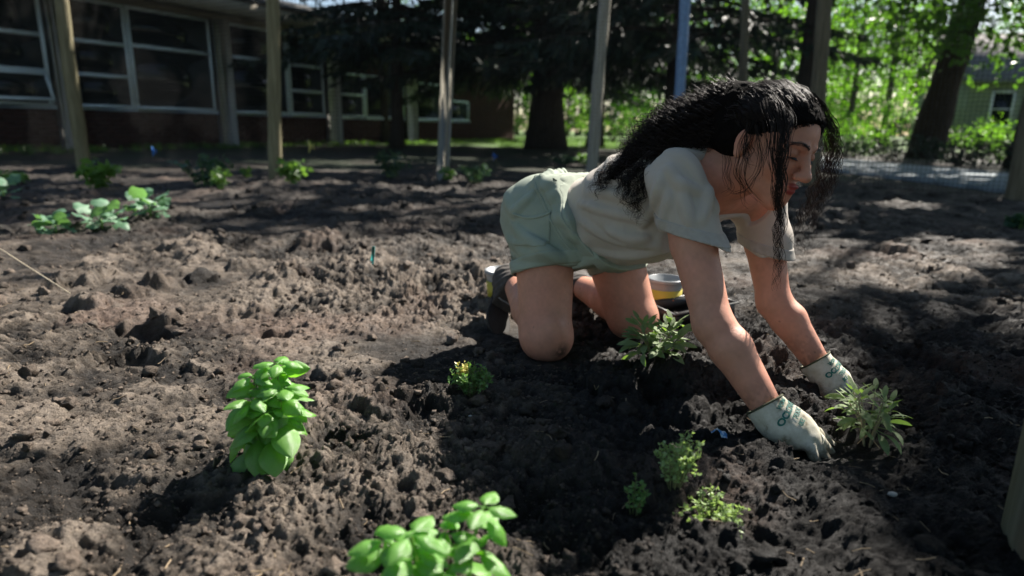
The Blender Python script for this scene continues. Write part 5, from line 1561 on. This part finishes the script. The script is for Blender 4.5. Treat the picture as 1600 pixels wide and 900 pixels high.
# eaves: soffit, fascia, roof
m = MB(); fbox(m, -9.5, 21.2, -.14, .3, 3.335, 3.52); m.build('header_beam', M_FASC, bld, False)
for k in range(15):
    s0 = -9.5 + k * 2.05
    m = MB(); fbox(m, s0, s0 + 2.03, -.95, -.145, 3.46 - .0, 3.50); m.build('soffit_panel', M_FASC, bld, False)
m = MB(); fbox(m, -9.6, 21.3, -1.0, -.955, 3.36, 3.78); m.build('fascia', M_FASC, bld, False)
m = MB()
q = [fp(-9.6, -1.0, 3.80), fp(21.3, -1.0, 3.80), fp(21.3, 4.5, 5.2), fp(-9.6, 4.5, 5.2), fp(21.3, 9.6, 3.8), fp(-9.6, 9.6, 3.8)]
q = q + [p - np.array([0, 0, .10]) for p in q]
m.add(q, [[0, 1, 2, 3], [3, 2, 4, 5], [7, 6, 9, 8], [8, 9, 11, 10], [0, 6, 7, 1], [5, 4, 10, 11], [0, 3, 9, 6], [3, 5, 11, 9], [1, 7, 8, 2], [2, 8, 10, 4]])
m.build('roof', M_ROOFM, bld, False)

# ------------------------------------------------------------------ house across the street on the right
M_SIDE = simple('yellow_green_siding', (.30, .31, .235), .75, .08, 3)
M_TRIMW = simple('white_trim', (.62, .62, .58), .6)
M_SHING = simple('grey_shingle', (.17, .16, .15), .9, .3, 5)
hx, hy = 24.5, 33.0
hs = empty('house', (hx, hy, 0), -.25); tag(hs, 'yellow green sided house with grey gable behind the big tree on the right', 'house')
HR = np.array(Matrix.Rotation(-.25, 3, 'Z'))
def hb(m, c, h): m.box(np.array([hx, hy, 0]) + HR @ np.array(c, float), h, HR)
m = MB(); hb(m, (3.5, 4, 1.5), (5.5, 4, 1.75)); m.build('wall', M_SIDE, hs, False)
side_me = None
m = MB()
for k in range(16):
    hb(m, (3.5, -.02, .10 + k * .2), (5.5, .022, .085))
tag(m.build('siding', M_SIDE, hs, False), kind='stuff')
for (cx, cz, w_, h_) in ((-.5, 1.85, .42, .75), (2.0, 1.85, .55, .75), (5.0, 1.85, .55, .75)):
    m = MB(); 
    for (a, b_, c_, d_) in ((-w_ - .05, 0, .06, h_ + .1), (w_ + .05, 0, .06, h_ + .1), (0, h_ + .05, w_ - .012, .05), (0, -h_ - .05, w_ - .012, .05), (0, 0, w_ - .012, .03)): hb(m, (cx + a, -.075, cz + b_), (c_, .045, d_))
    wo = m.build('window', M_TRIMW, hs, False)
    m = MB(); hb(m, (cx, -.055, cz), (w_ + .0, .008, h_)); m.build('pane', M_GLASS, wo, False)
m = MB()
q = [(-2.4, -.5, 3.2), (9.4, -.5, 3.2), (9.4, 4, 5.9), (-2.4, 4, 5.9), (9.4, 8.5, 3.2), (-2.4, 8.5, 3.2)]
q = [np.array([hx, hy, 0]) + HR @ np.array(p) for p in q]; q = q + [p - np.array([0, 0, .16]) for p in q]
m.add(q, [[0, 1, 2, 3], [3, 2, 4, 5], [7, 6, 9, 8], [8, 9, 11, 10], [0, 6, 7, 1], [5, 4, 10, 11], [0, 3, 9, 6], [3, 5, 11, 9], [1, 7, 8, 2], [2, 8, 10, 4]])
m.build('roof', M_SHING, hs, False)
m = MB()
q = [np.array([hx, hy, 0]) + HR @ np.array(p) for p in ((-2.01, 0.02, 3.1), (-2.01, 7.98, 3.1), (-2.01, 4, 5.7), (-1.8, 0.02, 3.1), (-1.8, 7.98, 3.1), (-1.8, 4, 5.7))]
m.add(q, [[0, 1, 4, 3], [1, 2, 5, 4], [2, 0, 3, 5]], [[0, 2, 1], [3, 4, 5]]); m.build('gable', M_SIDE, hs, False)

# ================================================================== TREES
RT = np.random.default_rng(101)
SH = SUN / SUN[2]
def poly_in(P_, x, y):
    P_ = np.asarray(P_); n = len(P_); c = np.zeros(x.shape, bool); j = n - 1
    for i in range(n):
        xi, yi = P_[i]; xj, yj = P_[j]
        c ^= ((yi > y) != (yj > y)) & (x < (xj - xi) * (y - yi) / (yj - yi + 1e-12) + xi); j = i
    return c
# clearings in the canopy: where the sun comes through onto the bed
CLEAR = [[(-3.0397, 1.7058), (-2.1683, 2.0995), (-1.8221, 2.4031), (-1.9278, 2.8309), (-1.4192, 2.9762), (-1.1102, 3.4350), (-0.5339, 3.2889), (-0.0047, 3.7114), (0.7273, 3.6429), (1.2117, 3.5574), (1.7389, 3.7801), (2.1254, 3.7244), (2.6274, 3.4392), (2.3967, 3.0803), (1.6865, 2.5409), (1.3152, 2.3751), (1.0367, 2.0409), (0.9516, 1.6722), (0.8208, 1.3364), (0.6556, 1.0135), (0.4802, 0.7784), (.5, .3), (-4.0, .3)]]
SPOT = [(-2.66, 3.55, .40), (-2.40, 3.60, .36), (-2.35, 3.95, .40), ((-3.9625, 6.1480) + (.45,)), ((-2.6401, 5.8499) + (.4,)), ((-2.3105, 6.8864) + (.45,)), ((-2.9861, 7.2828) + (.35,)), ((-0.7497, 7.4335) + (.3,)), ((1.1008, 11.6056) + (.5,)), (-3.9, 7.0, .5), (-5.2, 7.3, .6), (-2.1, 6.6, .55), (-.9, 6.3, .6), (.2, 6.7, .7), (-.2, 5.4, .30), (-4.6, 8.6, .5), (-2.2, 8.9, .6), (.5, 9.8, .7), (2.0, 9.3, .6), (6.6, 12.2, .5), (-3.0, 7.0, .5), (-.75, 4.6, .22), (-1.2, 4.5, .22), (1.6, 4.4, .25), (3.6, 5.6, .4), (2.6, 3.6, .25), (3.1, 3.3, .2), (-5.6, 5.6, .3), (-6.4, 8.3, .5), (7.0, 9.6, .4)]
def sunlit(p):
    """True where a leaf would throw its shadow into a clearing"""
    x = p[:, 0] - p[:, 2] * SH[0]; y = p[:, 1] - p[:, 2] * SH[1]
    wx = x + .07 * vnoise(x * 3, y * 3, seed=7); wy = y + .07 * vnoise(x * 3, y * 3, seed=8)
    m = np.zeros(len(p), bool)
    for P_ in CLEAR: m |= poly_in(P_, wx, wy)
    for (cx, cy, r) in SPOT: m |= (wx - cx) ** 2 + ((wy - cy) * 1.4) ** 2 < r * r * 1.2
    return m

def bark(name, c0, c1):
    t = NT(name); co = t.coord()
    v = t.n('ShaderNodeTexVoronoi', {'Vector': t.mapping(co, (7, 7, 1.6)), 'Scale': 1.6}, feature='DISTANCE_TO_EDGE').outputs[0]
    c = t.ramp(t.noise(5, 6, .65, vec=t.mapping(co, (4, 4, 1))).outputs[0], [(.3, c0), (.7, c1)])
    return t.done(t.pbsdf(color=c, rough=.95, spec=.2, normal=t.bump(v, .9, .05)))
M_BARK = bark('dark_bark', (.024, .019, .014), (.06, .047, .036))
M_BARK2 = bark('grey_bark', (.055, .048, .04), (.13, .11, .09))
def leaves(P_, size, up=.5, aspect=.55):
    """a folded leaf (two quads) at each point"""
    n = len(P_)
    a = RT.normal(size=(n, 3)); a /= np.linalg.norm(a, axis=1)[:, None]
    nn = RT.normal(size=(n, 3)); nn[:, 2] += up * 2; nn -= a * (nn * a).sum(1)[:, None]; nn /= np.linalg.norm(nn, axis=1)[:, None] + 1e-9
    b = np.cross(nn, a); s = (size * RT.uniform(.6, 1.35, n))[:, None]
    w_ = s * aspect * .5
    V = np.stack([P_ - a * s * .5, P_ + b * w_ - a * s * .06 + nn * w_ * .35, P_ + a * s * .5 - nn * s * .12, P_ - b * w_ - a * s * .06 + nn * w_ * .35], 1).reshape(-1, 3)
    i = np.arange(n)[:, None] * 4
    T = np.concatenate([i + [0, 2, 1], i + [0, 3, 2]], 0)
    return V, T
def clumps(cs, rs, per, size, up=.5, reject=True, thin=0.0):
    P_ = []
    for c, r in zip(cs, rs):
        n = max(3, int(per * r * r)); d = RT.normal(size=(n, 3)); d /= np.linalg.norm(d, axis=1)[:, None]
        P_.append(c + d * (r * RT.random((n, 1)) ** .45) * np.array([1, 1, .62]))
    P_ = np.concatenate(P_)
    if reject: P_ = P_[~sunlit(P_)]
    return P_
def limb(m, p0, p1, r0, r1, sag=0., seg=9, n=9, wob=.08):
    p0 = np.array(p0, float); p1 = np.array(p1, float); u = np.linspace(0, 1, seg)[:, None]
    L = np.linalg.norm(p1 - p0)
    p = p0 + (p1 - p0) * u + np.array([0, 0, sag]) * (u * (1 - u) * 4) + RT.normal(size=(seg, 3)) * wob * L * .12 * (u * (1 - u) * 4)
    m.tube(p, r0 + (r1 - r0) * u[:, 0] ** .8, n, True, .03); return p
def trunk_tube(m, base, top, r0, r1, lean=(0, 0), seg=16, n=18, flare=1.5, bend=1.0):
    u = np.linspace(0, 1, seg); base = np.array(base, float); top = np.array(top, float)
    p = base + (top - base) * np.stack([u ** bend, u ** bend, u], 1) + np.stack([lean[0] * np.sin(u * 3.1), lean[1] * np.sin(u * 3.1), 0 * u], 1)
    r = (r0 + (r1 - r0) * u) * (1 + (flare - 1) * np.exp(-u * 26)) * (1 + .05 * np.sin(u * 31 + base[0]))
    m.tube(p, r, n, True, .035); return p

def broadleaf(label, base, h, r_tr, crown_c, crown_r, ncl, per, leaf, mat, bk, z_min=2.2, group='trees beyond the garden', nlimb=7, lean=(0, 0), reject=True, extra=None, top=None, gap=.35, bend=1.0):
    b0 = np.array(base, float)
    root = empty('broadleaf_tree', (b0[0], b0[1], 0)); tag(root, label, 'tree', group)
    cc = np.array(crown_c, float); cr = np.array(crown_r, float)
    m = MB(); tp_ = trunk_tube(m, b0 - np.array([0, 0, .15]), top if top is not None else b0 + np.array([lean[0], lean[1], h * .8]), r_tr, r_tr * .35, (.1, .06), bend=bend, flare=1.5 if bend == 1 else 1.2)
    m.build('trunk', bk, root)
    for k in range(nlimb):
        q = tp_[int(len(tp_) * RT.uniform(.28, .85))]
        d = RT.normal(size=3); d[2] = abs(d[2]) * .5; d /= np.linalg.norm(d)
        e = cc + d * cr * RT.uniform(.5, .9)
        m = MB(); pl = limb(m, q, e, r_tr * RT.uniform(.22, .4), r_tr * .05, .3); 
        for j in range(3):
            qq = pl[RT.integers(3, 9)]; limb(m, qq, qq + RT.normal(size=3) * cr * .3, r_tr * .07, .012, 0, 6, 5)
        m.build('limb', bk, root)
    d = RT.normal(size=(ncl, 3)); d /= np.linalg.norm(d, axis=1)[:, None]
    C = cc + d * cr * (RT.random((ncl, 1)) ** .38)
    keep = C[:, 2] > z_min
    nzv = vnoise(C[:, 0] * .8, C[:, 1] * .8, C[:, 2] * .8, seed=33)
    keep &= nzv > -gap * 1.2
    C = C[keep]
    R_ = RT.uniform(.35, .95, len(C)) * min(1, cr.min() / 3.5)
    if extra is not None: C = np.concatenate([C, extra[0]]); R_ = np.concatenate([R_, extra[1]])
    P_ = clumps(C, R_, per, leaf, reject=reject)
    V, T = leaves(P_, leaf)
    tag(link('crown', mesh_np('crown', V, T, False), mat, root), kind='stuff')
    return root

def conifer(label, base, h, r_tr, reach, z0, nb, mat, bk, group='dark conifers behind the garden', spray=46, reject=True, low=None):
    b0 = np.array(base, float)
    root = empty('conifer_tree', (b0[0], b0[1], 0)); tag(root, label, 'tree', group)
    m = MB(); trunk_tube(m, b0 - np.array([0, 0, .15]), b0 + np.array([.1, .1, h]), r_tr, r_tr * .12, (.05, .05), 22, 18, 1.35); m.build('trunk', bk, root)
    Vs = []; n = 0
    bm_ = MB()
    for k in range(nb):
        z = z0 + (h - z0) * (k / nb) ** 1.35
        a = k * 2.399 + RT.normal() * .25
        L = reach * (1 - .85 * (z - z0) / (h - z0)) * RT.uniform(.7, 1.12)
        d = np.array([math.cos(a), math.sin(a), 0.])
        u = np.linspace(0, 1, 9)
        p = b0 + np.array([0, 0, z]) + d * (u * L)[:, None] + np.array([0, 0, 1.]) * (L * (.10 * u - .34 * u * u + .12 * u ** 4))[:, None]
        bm_.tube(p, np.linspace(.05, .008, 9) * (L / 5 + .3), 5, False)
        sd = np.cross(d, [0, 0, 1.])
        ns = int(spray * L / 3)
        uu = RT.uniform(.12, 1.0, ns)
        q = np.stack([np.interp(uu, u, p[:, i]) for i in range(3)], 1)
        side = RT.choice([-1, 1], ns)[:, None]
        ln = (L * .20 * (1.15 - uu) + .22)[:, None] * RT.uniform(.6, 1.2, (ns, 1))
        dirs = d * .65 + sd * side * RT.uniform(.4, 1.0, (ns, 1)) + np.array([0, 0, -1.]) * RT.uniform(.05, .65, (ns, 1))
        dirs /= np.linalg.norm(dirs, axis=1)[:, None]
        for w0, w1, off in ((.0, 1, 0), ):
            # each spray: five needled twigs fanning out and hanging
            for f in range(5):
                t0 = RT.uniform(.0, .7, (ns, 1)); st = q + dirs * ln * t0
                td = dirs + RT.normal(size=(ns, 3)) * .35 + np.array([0, 0, -.35]); td /= np.linalg.norm(td, axis=1)[:, None]
                tl = ln * RT.uniform(.35, .6, (ns, 1))
                wv = np.cross(td, RT.normal(size=(ns, 3))); wv /= np.linalg.norm(wv, axis=1)[:, None]; ww = RT.uniform(.018, .038, (ns, 1)) * (1 + L * .08)
                Vs.append(np.stack([st, st + td * tl * .4 + wv * ww, st + td * tl, st + td * tl * .4 - wv * ww], 1))
    bm_.build('branches', bk, root)['kind'] = 'stuff'
    V = np.concatenate(Vs)
    if reject: V = V[~sunlit(V.mean(1))]
    i = np.arange(len(V))[:, None] * 4
    tag(link('needles', mesh_np('needles', V.reshape(-1, 3), np.concatenate([i + [0, 1, 2], i + [0, 2, 3]]), False), mat, root), kind='stuff')
    return root

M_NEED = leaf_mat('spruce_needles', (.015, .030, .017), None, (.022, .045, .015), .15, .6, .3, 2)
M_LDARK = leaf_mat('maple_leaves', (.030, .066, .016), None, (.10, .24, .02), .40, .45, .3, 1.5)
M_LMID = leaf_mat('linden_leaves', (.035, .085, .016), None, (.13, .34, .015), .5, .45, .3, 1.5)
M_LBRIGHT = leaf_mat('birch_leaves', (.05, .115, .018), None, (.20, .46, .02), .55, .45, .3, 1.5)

conifer('big spruce with a thick dark trunk at the middle of the background', (.95, 20.3, 0), 17, .52, 6.6, 2.3, 120, M_NEED, M_BARK)
conifer('thinner spruce just right of the thick trunked one', (2.75, 22.5, 0), 15, .26, 4.6, 3.0, 80, M_NEED, M_BARK, spray=40)
conifer('spruce behind the blue pole and her hair', (3.6, 15.2, 0), 14, .24, 4.6, 2.3, 90, M_NEED, M_BARK, spray=44)
conifer('spruce with low branches in front of the school roof', (-3.3, 18.6, 0), 13, .18, 4.2, 2.5, 80, M_NEED, M_BARK, spray=40)
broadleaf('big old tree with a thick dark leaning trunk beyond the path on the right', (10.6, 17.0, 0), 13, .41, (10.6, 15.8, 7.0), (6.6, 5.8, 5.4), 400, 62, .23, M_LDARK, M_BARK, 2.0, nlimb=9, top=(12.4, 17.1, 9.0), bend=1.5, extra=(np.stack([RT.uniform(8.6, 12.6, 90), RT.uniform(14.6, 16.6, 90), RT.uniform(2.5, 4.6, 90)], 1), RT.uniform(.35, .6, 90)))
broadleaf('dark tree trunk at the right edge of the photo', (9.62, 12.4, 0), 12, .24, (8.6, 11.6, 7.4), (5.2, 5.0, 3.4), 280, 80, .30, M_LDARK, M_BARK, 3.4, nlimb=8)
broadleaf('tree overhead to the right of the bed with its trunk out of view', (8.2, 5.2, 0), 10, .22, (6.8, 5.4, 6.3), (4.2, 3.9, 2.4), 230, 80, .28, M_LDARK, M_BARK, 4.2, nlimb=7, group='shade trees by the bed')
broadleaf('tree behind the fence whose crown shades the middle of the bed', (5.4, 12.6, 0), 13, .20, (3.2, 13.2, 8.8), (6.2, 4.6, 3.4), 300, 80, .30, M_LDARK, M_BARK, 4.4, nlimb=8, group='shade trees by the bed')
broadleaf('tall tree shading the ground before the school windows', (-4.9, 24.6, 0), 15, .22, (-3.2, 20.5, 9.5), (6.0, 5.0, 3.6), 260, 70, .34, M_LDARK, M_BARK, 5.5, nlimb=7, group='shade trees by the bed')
broadleaf('tree added, hidden behind the spruce trunk, to shade the school roof', (1.55, 31.0, 0), 14, .22, (-1.0, 27.5, 9.2), (6.4, 5.6, 3.4), 260, 70, .36, M_LDARK, M_BARK, 5.6, nlimb=7, group='shade trees by the bed')  # added to keep the sun off the fascia and roof
for lab, x, y, r in (('big unseen shade tree added behind the camera to the left', -7.5, -6.0, 5.6), ('big unseen shade tree added straight behind the camera', 1.5, -9.0, 5.8), ('big unseen shade tree added behind the camera to the right', 9.5, -5.5, 5.4), ('big shade tree added left of the bed, out of view', -14.5, 4.5, 5.8)):
    broadleaf(lab, (x, y, 0), 13, .28, (x, y, 7.4), (r, r, 4.4), 220, 40, .42, M_LDARK, M_BARK, 2.4, nlimb=6, group='shade trees added out of view')  # unseen trees added to cut the sky fill in the shade
broadleaf('tree added behind the thick spruce trunk to shade the brick end wall', (1.75, 34.5, 0), 12, .18, (2.9, 35.9, 7.8), (4.8, 4.4, 3.3), 220, 60, .34, M_LDARK, M_BARK, 4.6, nlimb=5, group='shade trees by the bed')  # added to block the sun on the brick corner
broadleaf('tree added, hidden behind the thick spruce trunk, to shade the end of the school', (2.3, 45.5, 0), 12, .2, (3.2, 44.5, 7.6), (3.6, 3.6, 3.4), 180, 60, .34, M_LDARK, M_BARK, 4.2, nlimb=5, group='shade trees by the bed')  # added so the end of the school stays out of the sun
# sunlit trees further off
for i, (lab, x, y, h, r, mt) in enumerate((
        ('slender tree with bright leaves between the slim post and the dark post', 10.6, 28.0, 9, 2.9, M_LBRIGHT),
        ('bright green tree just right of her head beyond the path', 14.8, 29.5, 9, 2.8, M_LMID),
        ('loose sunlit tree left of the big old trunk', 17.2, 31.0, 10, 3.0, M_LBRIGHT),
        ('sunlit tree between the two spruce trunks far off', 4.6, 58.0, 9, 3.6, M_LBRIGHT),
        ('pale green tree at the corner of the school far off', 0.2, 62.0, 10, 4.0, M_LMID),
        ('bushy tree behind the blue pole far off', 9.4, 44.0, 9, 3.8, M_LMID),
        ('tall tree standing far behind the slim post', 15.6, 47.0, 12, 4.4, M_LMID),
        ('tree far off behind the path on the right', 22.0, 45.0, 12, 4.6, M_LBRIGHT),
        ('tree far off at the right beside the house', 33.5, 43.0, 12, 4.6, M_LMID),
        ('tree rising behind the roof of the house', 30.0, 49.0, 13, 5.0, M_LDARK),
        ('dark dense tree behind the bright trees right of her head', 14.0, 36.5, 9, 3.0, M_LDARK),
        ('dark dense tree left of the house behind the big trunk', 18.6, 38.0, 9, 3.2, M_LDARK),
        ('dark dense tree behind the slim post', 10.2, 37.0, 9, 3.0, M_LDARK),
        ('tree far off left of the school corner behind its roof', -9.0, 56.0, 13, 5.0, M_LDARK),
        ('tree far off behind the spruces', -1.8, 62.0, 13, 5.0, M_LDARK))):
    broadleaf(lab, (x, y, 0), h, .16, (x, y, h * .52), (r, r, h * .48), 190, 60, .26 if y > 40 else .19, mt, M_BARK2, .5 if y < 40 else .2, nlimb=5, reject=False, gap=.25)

def bush(label, x, y, r, h, mat, leaf=.09, per=150, n=22, group='bushes beyond the garden'):
    root = empty('bush', (x, y, 0)); tag(root, label, 'bush', group)
    m = MB()
    for k in range(6): limb(m, (x + RT.normal() * .1, y + RT.normal() * .1, -.05), (x + RT.normal() * r * .5, y + RT.normal() * r * .5, h * .8), .03, .008, 0, 6, 5)
    m.build('stems', M_BARK2, root)['kind'] = 'stuff'
    d = RT.normal(size=(n, 3)); d /= np.linalg.norm(d, axis=1)[:, None]; d[:, 2] = abs(d[:, 2])
    C = np.array([x, y, h * .18]) + d * np.array([r, r, h * .72]) * (RT.random((n, 1)) ** .4)
    P_ = clumps(C, RT.uniform(.25, .5, n) * min(1.6, r), per, leaf, reject=False); P_ = P_[P_[:, 2] > .02]
    V, T = leaves(P_, leaf)
    tag(link('foliage', mesh_np('foliage', V, T, False), mat, root), kind='stuff')
for lab, x, y, r, h, mt in (
        ('sunlit bright bush in front of the house right of the big trunk', 15.9, 22.0, 1.5, 1.15, M_LBRIGHT),
        ('sunlit round bush beside the brighter one in front of the house', 17.9, 23.0, 1.4, 1.05, M_LBRIGHT),
        ('bush just right of her face beyond the path', 10.6, 22.5, 1.3, 1.2, M_LMID),
        ('tall bush standing left of the house gable', 15.0, 26.5, 1.7, 2.6, M_LMID),
        ('tall bush left of the one by the house gable', 13.0, 27.5, 1.6, 2.4, M_LMID),
        ('bush left of the big old trunk beyond the path', 12.3, 24.0, 1.3, 1.3, M_LBRIGHT),
        ('leafy bush behind the slim post', 8.6, 25.5, 1.5, 1.5, M_LBRIGHT),
        ('bush behind the blue pole', 6.2, 27.0, 1.6, 1.6, M_LMID),
        ('sunlit bush between the spruce trunks', 4.1, 52.0, 2.0, 2.4, M_LBRIGHT),
        ('sunlit bush between the school corner and the thick trunk', 1.1, 52.5, 1.8, 2.8, M_LBRIGHT),
        ('bush right of the thinner spruce trunk', 4.9, 33.0, 1.7, 1.8, M_LMID),
        ('low dark hedge bush along the far edge of the path', 9.2, 17.6, 1.0, .55, M_LDARK),
        ('low dark bush beside the path right of the hedge bush', 10.9, 14.6, .9, .5, M_LDARK)):
    bush(lab, x, y, r, h, mt)

for i, (x, y) in enumerate(((8.5, 19.0), (8.4, 16.6), (8.5, 14.8), (8.8, 13.2), (9.4, 14.2), (9.2, 11.8), (9.3, 10.6))):
    bush('low dark hedge plant ' + ('just right of her hair beyond the path', 'second from her face in the row beyond the path', 'third from her face in the row beyond the path', 'before the foot of the big old trunk', 'right behind the one before the big trunk', 'by the path below the house window', 'by the path nearest the right edge')[i], x, y, .95, .62, M_NEED, group='low hedge plants along the path')
# far belt of trees that reads as one mass
P_ = []
for k in range(900):
    x = RT.uniform(-70, 90); y = RT.uniform(60, 74); z = 9.5 * RT.random() ** 1.5
    d = RT.normal(size=(26, 3)); P_.append(np.array([x, y, z]) + d * [1.3, 1.3, .9])
P_ = np.concatenate(P_); P_ = P_[P_[:, 2] > 0]
V, T = leaves(P_, .8)
tag(link('far_trees', mesh_np('far_trees', V, T, False), M_NEED), kind='stuff')

# weeds along the foot of the school wall and grass on the far side
def tufts(name, pts, h, mat, nper=7):
    V = []; 
    n = len(pts)
    P_ = np.repeat(pts, nper, 0); k = len(P_)
    a = RT.random(k) * 6.28; ln = h * RT.uniform(.5, 1.3, k); out = RT.uniform(.15, .8, k)
    d = np.stack([np.cos(a) * out, np.sin(a) * out, np.ones(k)], 1); d /= np.linalg.norm(d, axis=1)[:, None]
    s = np.stack([-np.sin(a), np.cos(a), 0 * a], 1) * (h * .06)
    b0 = P_ + np.stack([RT.normal(size=k), RT.normal(size=k), 0 * a], 1) * h * .3
    V = np.stack([b0 - s, b0 + s, b0 + d * ln[:, None] * .6 + s * .7, b0 + d * ln[:, None] - np.array([0, 0, 1]) * (ln * .15)[:, None]], 1)
    i = np.arange(k)[:, None] * 4
    tag(link(name, mesh_np(name, V.reshape(-1, 3), np.concatenate([i + [0, 1, 2], i + [0, 2, 3]]), False), mat), kind='stuff')
M_GRASS = leaf_mat('grass_blades', (.06, .13, .025), None, (.2, .4, .04), .4, .5, .3, 3)
s = RT.uniform(-3, 20, 1500); dd = -RT.uniform(.05, 2.6, 1500)
pts = FA + FE * s[:, None] - FN * dd[:, None]; pts = pts[RT.random(1500) < np.clip(.3 + vnoise(pts[:, 0] * 1.1, pts[:, 1] * 1.1), 0, 1)]
tufts('wall_weeds', pts, .16, M_GRASS)
x = RT.uniform(-1, 12, 9000); y = 21 + 24 * RT.random(9000) ** 1.4
tufts('lawn_grass', np.stack([x, y, 0 * x], 1)[(x > -.5 + 0 * y)], .07, M_GRASS, 5)
